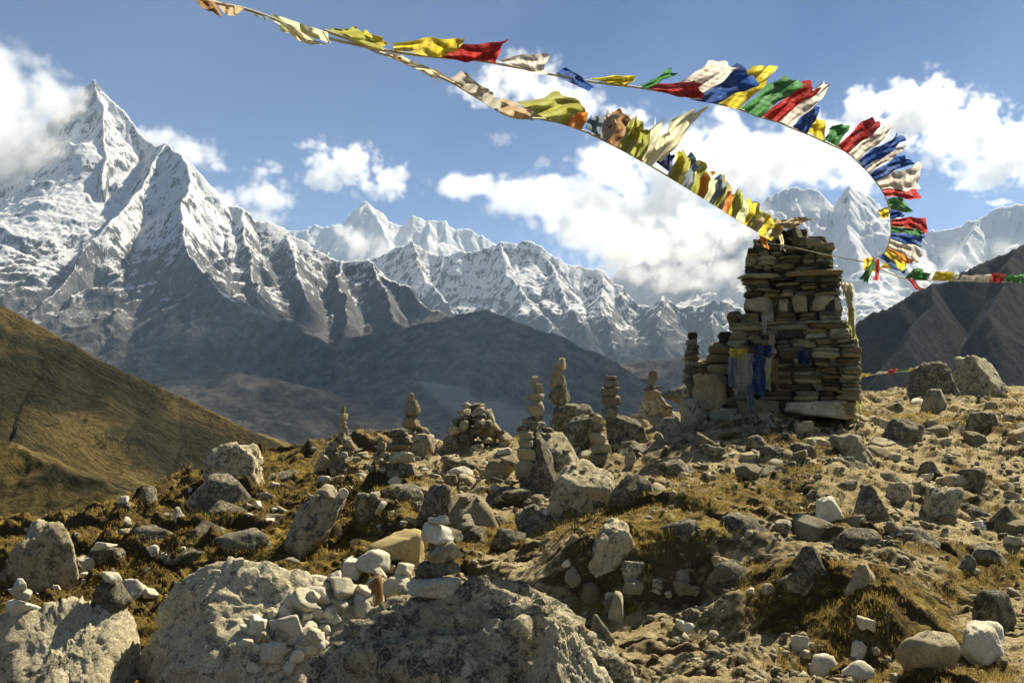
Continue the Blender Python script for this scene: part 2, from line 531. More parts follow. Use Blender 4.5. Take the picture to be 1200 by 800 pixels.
# ------------------------------------------------------------------ far relief: mountains as ridge networks
def massif(name, ridges, px0, px1, nu, Y0, Y1, nY, mat, seed, flute=(90.0, 220.0, 5.0), rough=(60.0, 700.0), jag=0.0,
           warp=40.0, floor=-1200.0, ylog=False):
    """ridges: list of (points[(px,py,Y)], slope at the crest, far slope, reach). Ground falls off from the highest ridge near it."""
    U = np.linspace((px0 - 600) / F, (px1 - 600) / F, nu)
    Y = np.geomspace(Y0, Y1, nY) if ylog else np.linspace(Y0, Y1, nY)
    UU, YY = np.meshgrid(U, Y)
    X = (UU * YY).astype(np.float32)
    YY = YY.astype(np.float32)
    w = rough[1]
    wx = X + warp * fbm(X / w * 1.7, YY / w * 1.7, seed * 3.1, 4)
    wy = YY + warp * fbm(X / w * 1.7 + 31, YY / w * 1.7, seed * 3.1 + 5, 4)
    best = np.full(X.shape, -1e9, np.float32)
    bs = np.zeros_like(X)
    bd = np.zeros_like(X)
    for k, (pts, s0, s1, L) in enumerate(ridges):
        P = np.array([pt(*p) for p in pts])
        acc = 0.0
        tot = sum(math.hypot(*(b[:2] - a[:2])) for a, b in zip(P[:-1], P[1:]))
        ss = np.arange(0.0, tot + 16.0, 8.0)
        jt = (jag * (ridged(ss / 420.0, k * 7.7 + 0 * ss, seed, 4) - 0.75)).astype(np.float32) if jag else None
        for a, b in zip(P[:-1], P[1:]):
            e = b[:2] - a[:2]
            ll = float(math.hypot(*e))
            a, b, e = [float(v) for v in a], [float(v) for v in b], [float(v) for v in e]
            t = np.clip(((wx - a[0]) * e[0] + (wy - a[1]) * e[1]) / (ll * ll), 0, 1)
            d = np.hypot(wx - a[0] - t * e[0], wy - a[1] - t * e[1])
            side = np.sign((wx - a[0]) * e[1] - (wy - a[1]) * e[0])
            zr = a[2] + (b[2] - a[2]) * t
            s = acc + ll * t
            if jag:
                zr = zr + jt[(s / 8.0).astype(np.int32)]
            z = zr - (s1 * d + (s0 - s1) * L * (1 - np.exp(-d / L)))
            m = z > best
            best = np.where(m, z, best)
            bs = np.where(m, s + 3000.0 * k + 900 * side, bs)
            bd = np.where(m, d, bd)
            acc += ll
    amp, lam, elong = flute
    fw = bs + 0.35 * lam * fbm(X / lam * 0.5, YY / lam * 0.5, seed + 2.0, 3)
    fl = ridged(fw / lam, bd / (lam * elong), seed + 0.5, 5, 0.6)
    fade = np.clip(bd / 260.0, 0, 1)
    Z = best + amp * (fl - 0.62) * fade
    Z = Z + rough[0] * (ridged(X / w, YY / w, seed + 9.0, 6, 0.58) - 0.55) * np.clip(bd / 180.0, 0.06, 1)
    Z = np.maximum(Z, floor)
    V = np.stack([X, YY, Z], -1).reshape(-1, 3)
    o = link(name, np_mesh(name, V, grid_quads(nu, nY), mat))
    o['kind'] = 'structure'
    return o


# the great pyramid on the left with its spurs and the dark triangle in front
massif('snow_mountain', [
    ([(-420, 330, 8800), (-260, 300, 8600), (-120, 235, 8300), (-40, 210, 8100), (20, 172, 7900), (55, 150, 7750), (66, 136, 7700), (98, 104, 7560), (115, 91, 7500),
      (136, 116, 7450), (152, 140, 7400), (176, 167, 7300), (192, 168, 7000), (213, 176, 6650)], 1.5, 0.85, 1500),
    ([(213, 176, 6650), (226, 196, 6600), (240, 222, 6550), (262, 238, 6520), (283, 242, 6500), (302, 258, 6480), (335, 264, 6450), (362, 286, 6400),
      (400, 301, 6350), (433, 301, 6300), (450, 319, 6200), (470, 331, 6100), (500, 352, 5900), (540, 374, 5600), (580, 404, 5300), (640, 450, 5000)], 1.25, 0.42, 700),
    ([(213, 177, 6650), (219, 205, 6350), (215, 240, 6000), (217, 270, 5700), (226, 294, 5400), (240, 316, 5100)], 1.35, 0.6, 500),
    ([(240, 316, 5100), (262, 336, 4980), (285, 353, 4880), (330, 376, 4750), (400, 405, 4550), (470, 436, 4400), (540, 468, 4200)], 0.95, 0.36, 500),
    ([(240, 316, 5100), (215, 345, 5000), (190, 370, 4900), (150, 398, 4750), (100, 425, 4600), (30, 460, 4400)], 1.0, 0.40, 500),
    ([(192, 170, 6950), (168, 208, 6500), (148, 238, 6150), (120, 268, 5850), (88, 300, 5600), (55, 345, 5300), (20, 395, 5000)], 1.35, 0.7, 420),
    ([(66, 140, 7700), (60, 185, 7300), (40, 240, 6900), (10, 300, 6400)], 1.4, 0.8, 400),
    ([(115, 92, 7500), (122, 135, 7200), (128, 180, 6900), (118, 215, 6600)], 1.5, 0.7, 300),
    ([(283, 243, 6500), (290, 285, 6100), (296, 325, 5700), (310, 350, 5400)], 1.2, 0.5, 320),
    ([(335, 265, 6450), (346, 305, 6050), (362, 345, 5650)], 1.2, 0.5, 320),
    ([(400, 302, 6350), (398, 335, 6000), (412, 372, 5550)], 1.2, 0.5, 300),
    ([(436, 302, 6300), (452, 345, 5900), (482, 390, 5400)], 1.2, 0.5, 320),
], -420, 720, 760, 3300, 9300, 640, M_PEAK, 3.0, flute=(120.0, 230.0, 4.0), rough=(80.0, 800.0), jag=55.0)

# brown moraine shoulder and the dark hill in the middle
massif('valley_hills', [
    ([(60, 446, 3300), (160, 436, 3250), (240, 428, 3200), (290, 432, 3150), (330, 443, 3100), (400, 464, 3000), (480, 490, 2900), (560, 515, 2800), (650, 545, 2700)], 0.35, 0.18, 500),
    ([(330, 418, 4750), (400, 398, 4700), (450, 388, 4600), (505, 375, 4500), (545, 364, 4450), (568, 360, 4400), (600, 370, 4350), (650, 391, 4250), (700, 417, 4150), (760, 448, 4050), (840, 480, 3900), (960, 520, 3700)], 0.75, 0.30, 500),
    ([(568, 361, 4400), (560, 395, 4150), (575, 425, 3900), (620, 470, 3600)], 0.6, 0.3, 400),
    ([(700, 430, 5600), (780, 418, 5500), (860, 410, 5400), (960, 400, 5300)], 0.6, 0.3, 500),
], -100, 1150, 620, 2300, 6000, 420, M_VALLEY, 8.0, flute=(40.0, 190.0, 5.0), rough=(34.0, 500.0), jag=20.0, warp=60.0)

# rock and snow wall closing the valley
massif('far_range', [
    ([(380, 330, 10400), (440, 296, 10200), (482, 279, 10000), (505, 290, 9950), (540, 296, 9900), (566, 286, 9850), (586, 277, 9800), (606, 284, 9800), (622, 281, 9750), (640, 288, 9700), (664, 304, 9650), (684, 309, 9600),
      (706, 316, 9500), (728, 334, 9400), (750, 350, 9300), (768, 352, 9250), (775, 342, 9200), (792, 356, 9150), (815, 351, 9100), (840, 349, 9000), (862, 356, 9000), (900, 366, 8900), (980, 380, 8700), (1080, 400, 8400)], 1.25, 0.50, 900),
    ([(482, 280, 10000), (498, 320, 9500), (520, 352, 9000), (556, 380, 8500)], 1.2, 0.5, 400),
    ([(586, 278, 9800), (594, 318, 9350), (622, 352, 8850), (650, 376, 8400)], 1.2, 0.5, 400),
    ([(640, 289, 9700), (652, 322, 9300), (668, 360, 8800), (690, 390, 8300)], 1.2, 0.5, 400),
    ([(706, 317, 9500), (704, 350, 9000), (716, 385, 8400)], 1.1, 0.5, 380),
    ([(775, 343, 9200), (770, 372, 8700), (776, 400, 8200)], 1.1, 0.5, 350),
    ([(840, 350, 9000), (832, 378, 8500), (836, 404, 8000)], 1.1, 0.5, 350),
], 330, 1150, 560, 6800, 10700, 420, M_FAR, 12.0, flute=(130.0, 240.0, 3.5), rough=(110.0, 800.0), jag=110.0)

massif('distant_peaks', [
    ([(250, 300, 15600), (340, 268, 15400), (378, 264, 15300), (402, 262, 15200), (418, 240, 15100), (431, 232, 15000), (442, 240, 15000), (456, 258, 15000), (474, 258, 15000), (490, 252, 15000), (503, 252, 15000), (518, 256, 15000), (536, 265, 15000), (552, 268, 15000),
      (575, 282, 15000), (620, 300, 15000), (700, 330, 15000)], 1.3, 0.5, 1300),
    ([(431, 233, 15000), (450, 270, 14400), (470, 310, 13800)], 1.3, 0.5, 700),
    ([(503, 253, 15000), (500, 275, 14600), (505, 310, 14000)], 1.3, 0.5, 700),
], 230, 720, 320, 12500, 15900, 220, M_WHITE, 17.0, flute=(200.0, 330.0, 4.0), rough=(120.0, 1100.0), jag=150.0)

massif('bright_range', [
    ([(700, 330, 10800), (790, 280, 10600), (840, 262, 10500), (868, 256, 10400), (884, 246, 10350), (900, 229, 10300), (918, 221, 10300), (935, 217, 10300), (952, 216, 10250), (966, 226, 10200), (976, 238, 10200), (988, 222, 10150), (998, 213, 10100), (1012, 222, 10100), (1030, 238, 10050),
      (1060, 258, 10000), (1092, 271, 9900), (1125, 264, 9800), (1150, 250, 9700), (1180, 240, 9600), (1215, 222, 9500), (1290, 200, 9400), (1400, 260, 9300)], 1.3, 0.5, 1200),
    ([(935, 218, 10300), (940, 262, 9800), (955, 305, 9200)], 1.3, 0.5, 450),
    ([(998, 214, 10100), (992, 258, 9600), (1005, 300, 9100)], 1.3, 0.5, 450),
    ([(1030, 238, 10050), (1045, 278, 9600), (1070, 320, 9000)], 1.3, 0.5, 450),
    ([(868, 257, 10400), (872, 300, 9800), (890, 340, 9200)], 1.2, 0.5, 450),
    ([(1150, 250, 9700), (1130, 285, 9300), (1110, 330, 8800)], 1.2, 0.5, 450),
], 690, 1420, 460, 7600, 11200, 320, M_WHITE, 23.0, flute=(150.0, 260.0, 3.5), rough=(110.0, 900.0), jag=120.0)

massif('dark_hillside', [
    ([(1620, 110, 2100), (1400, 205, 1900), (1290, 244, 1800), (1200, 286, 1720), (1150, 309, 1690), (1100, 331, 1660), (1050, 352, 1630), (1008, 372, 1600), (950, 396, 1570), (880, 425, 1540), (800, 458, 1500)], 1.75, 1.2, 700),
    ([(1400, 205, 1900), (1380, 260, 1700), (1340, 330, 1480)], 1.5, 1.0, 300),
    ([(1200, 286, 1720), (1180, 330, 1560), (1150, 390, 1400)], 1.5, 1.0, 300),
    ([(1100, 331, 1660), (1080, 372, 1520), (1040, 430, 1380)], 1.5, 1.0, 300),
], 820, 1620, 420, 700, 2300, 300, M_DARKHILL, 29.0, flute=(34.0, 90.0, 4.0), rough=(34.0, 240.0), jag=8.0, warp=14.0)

massif('grassy_hillside', [
    ([(-500, 110, 620), (-300, 208, 560), (-150, 283, 500), (0, 356, 440), (40, 378, 428), (100, 409, 410), (150, 434, 398), (200, 459, 385), (260, 486, 372), (345, 524, 355), (420, 552, 340), (520, 590, 320), (640, 640, 300)], 0.62, 0.42, 160),
], -420, 640, 460, 120, 660, 380, M_HILL, 34.0, flute=(9.0, 46.0, 7.0), rough=(7.0, 90.0), jag=2.0, warp=4.0)

massif('near_slope', [
    ([(-520, 330, 120), (-300, 415, 110), (-140, 468, 100), (-40, 502, 94), (20, 518, 90), (80, 546, 84), (150, 580, 77), (210, 612, 72), (290, 660, 66), (400, 740, 60)], 0.55, 0.42, 30),
], -420, 430, 420, 24, 135, 380, M_SLOPE, 41.0, flute=(1.6, 8.0, 5.0), rough=(2.6, 9.0), jag=0.7, warp=1.2)

# a pale tongue of bare moraine on the valley side
bpy.context.view_layer.update()
A_, B_ = cast(492, 447)[0], cast(604, 492)[0]
if A_ and B_ and A_.y < 7000 and B_.y < 7000:
    nt = M_VALLEY.node_tree
    tt = NT.__new__(NT)
    tt.t = nt
    bs_ = next(n for n in nt.nodes if n.type == 'BSDF_PRINCIPLED')
    old = bs_.inputs['Base Color'].links[0].from_socket
    ps = tt('NewGeometry', out=0)
    ab = B_ - A_
    rel = tt.vmath('SUBTRACT', ps, tuple(A_))
    tq = tt.math('DIVIDE', tt('VectorMath', {0: rel, 1: tuple(ab)}, out=1, operation='DOT_PRODUCT'), ab.length_squared, clamp=True)
    foot = tt('VectorMath', {0: tuple(ab), 3: tq}, operation='SCALE')
    dd = tt('VectorMath', {0: tt.vmath('SUBTRACT', rel, foot)}, out=1, operation='LENGTH')
    wob = tt.noise(ps, 0.012, 7, 0.68)
    wid = tt.math('ADD', 26.0, tt.math('MULTIPLY', tq, 120.0))
    msk = tt.step(tt.math('ADD', tt.math('DIVIDE', dd, wid), tt.math('MULTIPLY', wob, 1.6)), 2.0, 1.3)
    nt.links.new(tt.mix(tt.math('MULTIPLY', msk, 0.8), old, (0.34, 0.30, 0.265)), bs_.inputs['Base Color'])

# valley floor reaching out under everything
xs = np.linspace(-60000, 60000, 60)
ys = np.concatenate([np.linspace(-20000, 30, 10), np.geomspace(60, 90000, 70)])
XX, YY = np.meshgrid(xs, ys)
ZZ = -240 - 260 * sstep(np.hypot(XX, YY), 100, 3500) + 25 * fbm(XX / 900, YY / 900, 3.0, 4)
link('valley_floor', np_mesh('valley_floor', np.stack([XX, YY, ZZ], -1).reshape(-1, 3), grid_quads(60, 80), M_VALLEY))['kind'] = 'structure'

# ------------------------------------------------------------------ the stony spur one stands on
KN = {   # photo column: (distance, photo row of the ground there)
    -250: [(6, 810), (9, 735), (13, 700), (18, 672), (24, 660), (32, 680), (60, 760)],
    0: [(6, 812), (7.5, 762), (9, 728), (11, 700), (13, 680), (15, 664), (18, 645), (22, 634), (27, 632), (40, 680), (60, 740)],
    150: [(6, 812), (7.5, 768), (9, 732), (11, 700), (13, 674), (15, 652), (18, 628), (21, 613), (25, 618), (32, 660), (40, 720), (60, 790)],
    230: [(6, 808), (7.5, 762), (9, 722), (11, 680), (13, 648), (15, 621), (18, 592), (21, 574), (23, 570), (28, 592), (40, 680), (60, 780)],
    300: [(6, 806), (7.5, 752), (9, 708), (11, 658), (13, 624), (15, 597), (18, 570), (22, 553), (24, 553), (28, 575), (40, 670), (60, 780)],
    450: [(6, 806), (7.5, 738), (9, 684), (11, 628), (13, 592), (15, 568), (18, 545), (22, 531), (24, 533), (28, 552), (40, 640), (60, 760)],
    600: [(6, 806), (7.5, 736), (9, 678), (11, 614), (13, 577), (15, 551), (18, 530), (22, 518), (24, 520), (28, 540), (40, 620), (60, 740)],
    680: [(6, 800), (7.2, 758), (7.95, 728), (8.25, 626), (9.6, 608), (11, 586), (13, 560), (15, 537), (18, 516), (22, 508), (25, 514), (40, 600), (60, 700)],
    800: [(6, 808), (6.8, 772), (7.4, 750), (7.72, 734), (7.98, 606), (9.5, 586), (11, 560), (13, 528), (14.5, 502), (16, 489), (18, 484), (20, 486), (28, 520), (40, 570), (60, 640)],
    930: [(6, 812), (6.6, 786), (6.95, 764), (7.2, 664), (8.4, 634), (9.5, 602), (11, 563), (13, 520), (14.5, 492), (16, 480), (18, 473), (22, 474), (28, 500), (40, 550), (60, 620)],
    1050: [(6, 812), (6.35, 792), (6.65, 700), (7.6, 668), (8.4, 650), (9.5, 615), (11, 575), (13, 535), (15, 504), (18, 474), (22, 462), (25, 464), (32, 490), (60, 570)],
    1130: [(6, 798), (6.8, 762), (7.5, 718), (8.4, 672), (9.5, 630), (11, 584), (13, 541), (15, 508), (18, 474), (22, 458), (25, 460), (32, 480), (60, 560)],
    1200: [(6, 800), (7, 748), (8, 700), (9.5, 642), (11, 592), (13, 547), (15, 513), (18, 480), (22, 462), (26, 462), (34, 480), (60, 560)],
    1450: [(6, 800), (8, 700), (11, 590), (15, 505), (18, 470), (24, 440), (34, 450), (60, 530)],
}


def spur():
    nu = 940
    px = np.linspace(-330, 1530, nu)
    Y = np.concatenate([np.geomspace(1.3, 5.5, 60)[:-1], np.geomspace(5.5, 9.6, 400)[:-1], np.geomspace(9.6, 26, 340)[:-1], np.geomspace(26, 62, 40)])
    nY = len(Y)
    ly = np.log(Y)
    cols = sorted(KN)
    tab = []
    for c in cols:
        k = [(1.3, None), (3.0, None), (4.6, None)] + KN[c]
        a = np.array([q[0] for q in k])
        z = np.array([-1.66 if q[1] is None else (HY - q[1]) / F * q[0] for q in k])
        tab.append(np.interp(ly, np.log(a), z))
    tab = np.array(tab)                       # columns x distance
    Z = np.empty((nY, nu))
    for j in range(nY):
        Z[j] = np.interp(px, cols, tab[:, j])

    def blur(A, n, axis):
        kk = np.exp(-0.5 * (np.arange(-3 * n, 3 * n + 1) / n) ** 2)
        kk /= kk.sum()
        pad = [(0, 0), (0, 0)]
        pad[axis] = (3 * n, 3 * n)
        B = np.pad(A, pad, mode='edge')
        return np.apply_along_axis(lambda r: np.convolve(r, kk, 'valid'), axis, B)
    Z = blur(blur(Z, 16, 1), 3, 0)
    U = (px - 600) / F
    UU, YY = np.meshgrid(U, Y)
    X = UU * YY
    PX = np.broadcast_to(px, X.shape)
    # turf on the left-hand flank and on the hummocks, bare trodden earth on the right
    turf = 0.55 * sstep(-PX + 90 * fbm(X / 1.9, YY / 1.9, 2.2, 3), -640, -330) + 0.14
    def blob(cx, cy, rx, ry):
        PY = HY - Z / YY * F
        return np.exp(-(((PX - cx) / rx) ** 2 + ((PY - cy) / ry) ** 2))
    for b in ((1010, 720, 95, 42), (740, 622, 110, 22), (560, 640, 60, 22), (880, 585, 110, 30), (1150, 690, 60, 25), (230, 690, 120, 60), (320, 600, 160, 50)):
        turf = turf + 0.55 * blob(*b)
    turf = turf + 0.42 * sstep(fbm(X / 1.7, YY / 1.3, 15.0, 4), 0.05, 0.45) * sstep(PX, 380, 560)
    turf = np.clip(turf - 0.5 * blob(800, 780, 90, 40) - 0.4 * blob(500, 560, 120, 30), 0, 1)
    rg = ridged(X / 1.5, YY / 1.5, 2.0, 5, 0.55) - 0.5
    f1 = fbm(X / 1.1, YY / 1.1, 7.0, 3)
    f2 = fbm(X / 0.33, YY / 0.33, 4.0, 4, 0.55)
    f3 = ridged(X / 0.16, YY / 0.16, 1.0, 4, 0.55) - 0.5
    Z = Z + 0.10 * rg + 0.055 * f1 + 0.050 * f2 + 0.028 * f3
    # tussocks: rounded humps with undercut downhill sides, on the turf
    hump = np.abs(perlin(X / 0.42, YY / 0.30, 5.5)) + 0.5 * np.abs(perlin(X / 0.17, YY / 0.14, 8.5))
    left = sstep(-PX, -560, -420)
    Z = Z + turf * (0.05 + 0.14 * left) * (0.75 - hump)
    Z = Z + left * 0.16 * np.abs(perlin(X / 1.6 + YY / 2.4, (YY - X) / 0.9, 3.3)) * sstep(YY, 7, 10)
    # little terraces: treads with steep risers that face the camera and downhill
    for lam, amp, sd, wgt in ((2.1, 0.52, 1.3, 0.22 + 0.78 * left), (0.8, 0.15, 6.3, 0.75 + 0.25 * left), (0.37, 0.06, 9.3, 0.9)):
        ph = (0.45 * X + 0.85 * YY) / lam + 0.9 * fbm(X / lam / 1.6, YY / lam / 1.6, sd, 3)
        s = ph - np.floor(ph)
        on = sstep(fbm(X / lam / 2.2, YY / lam / 2.2, sd + 4, 2), -0.15, 0.35)
        Z = Z + wgt * amp * on * (sstep(s, 0.0, 0.16) - s)
    V = np.stack([X, YY, Z], -1).reshape(-1, 3)
    me = np_mesh('ground', V, grid_quads(nu, nY), M_GROUND)
    at = me.attributes.new('turf', 'FLOAT', 'POINT')
    at.data.foreach_set('value', turf.ravel().astype(np.float32))
    o = link('ground', me)
    o['kind'] = 'structure'
    return X, YY, Z, turf


GX, GY, GZ, GT = spur()


def spots(n, y0, y1):
    """random places on the spur, even over the picture in width and in the logarithm of distance"""
    yy = np.exp(rng.uniform(math.log(y0), math.log(y1), n))
    return np.clip(np.searchsorted(GY[:, 0], yy), 1, GY.shape[0] - 2), rng.integers(20, GX.shape[1] - 20, n)

# ------------------------------------------------------------------ boulders
def boulder(label, box, seed, mat=None, Y=None, rot=(0, 0, 0), dep=0.9, p=20, rough=0.075, n=14, sub=4, pits=0.0, sink=0.3, axes=None, back=0.45,
            name='boulder', cat='boulder', box_like=0.0, tex=2.2, pre=None):
    """a boulder standing on the ground where the photo shows its foot, as big as it is there"""
    x0, y0, x1, y1 = box
    cx = (x0 + x1) / 2
    if Y is None:
        loc, nor, ob = gcast(cx, y1 - 2)
        Y = loc.y
    s = Y / F
    w, h = (x1 - x0) * s, (y1 - y0) * s
    d = dep * (w + h) / 2
    V, T = rock_verts(seed, sub, n, p, rough, axes, box_like, pits, tex)
    if pre:
        V = V * np.array(pre)
    V = V @ np.array(Euler(rot).to_matrix()).T
    lo, hi = V.min(0), V.max(0)
    V = (V - (lo + hi) / 2) / (hi - lo)
    V[:, :2] *= (1.0 - 0.26 * (V[:, 2:3] + 0.1))          # broader towards the foot
    V[:, :2] /= np.abs(V[:, :2]).max(0) * 2
    V = V * np.array([w, d, h * (1 + sink)])
    o = link(name, np_mesh(name, V, T, mat or M_GRANITE))
    zt = (HY - y0) / F * Y
    o.location = ((cx - 600) * s, Y + d * back, zt - h * (1 + sink) / 2)
    tag(o, label, cat)
    return o


UPD = bpy.context.view_layer.update
UPD()
# the three that fill the foot of the picture
boulder('huge dark lichen-covered boulder at the bottom centre carrying the five-stone cairn', (322, 684, 778, 915), 3, M_MOTTLED, Y=4.0, dep=0.62, p=16, rough=0.085, n=9, sub=6, pits=0.05, back=0.42,
        axes=[(-0.10, -0.62, 0.78, 0.60), (0.62, 0.05, 0.78, 0.62), (-0.62, -0.15, 0.76, 0.66), (0.1, 0.7, 0.5, 0.6), (0.3, -0.75, 0.55, 0.62), (0, 0, 1, 0.70), (1, -0.2, 0.1, 1.0), (-1, -0.1, 0.1, 1.0)], tex=3.0)
boulder('long pale boulder with a dark lichened left face heaped with white stones', (118, 668, 462, 860), 5, M_BLEACHED, Y=5.4, dep=0.8, p=13, rough=0.05, n=9, sub=6, pits=0.035, back=0.45,
        axes=[(0.20, -0.50, 0.84, 0.36), (-0.66, -0.55, 0.5, 0.60), (0.15, -0.9, 0.35, 0.72), (0.9, -0.1, 0.3, 0.9), (-0.05, 0.75, 0.6, 0.5), (-1, 0.1, 0.1, 0.95)], tex=3.0)
boulder('flat pale sunlit slab at the bottom left corner under a three-stone cairn', (-90, 722, 128, 860), 9, M_BLEACHED, Y=5.3, dep=1.0, p=15, rough=0.035, n=8, sub=6, back=0.45,
        axes=[(0.05, -0.55, 0.83, 0.36), (0.9, -0.3, 0.35, 0.85), (0.1, -1, 0.2, 0.7)], tex=3.0)
boulder('low pale hump of rock leaning on the right flank of the cairn boulder', (590, 738, 780, 900), 14, M_BLEACHED, Y=3.7, dep=0.8, p=13, rough=0.08, n=9, sub=6, back=0.35, axes=[(0.35, -0.45, 0.8, 0.5), (-0.7, -0.4, 0.5, 0.6)], tex=3.0)
UPD()

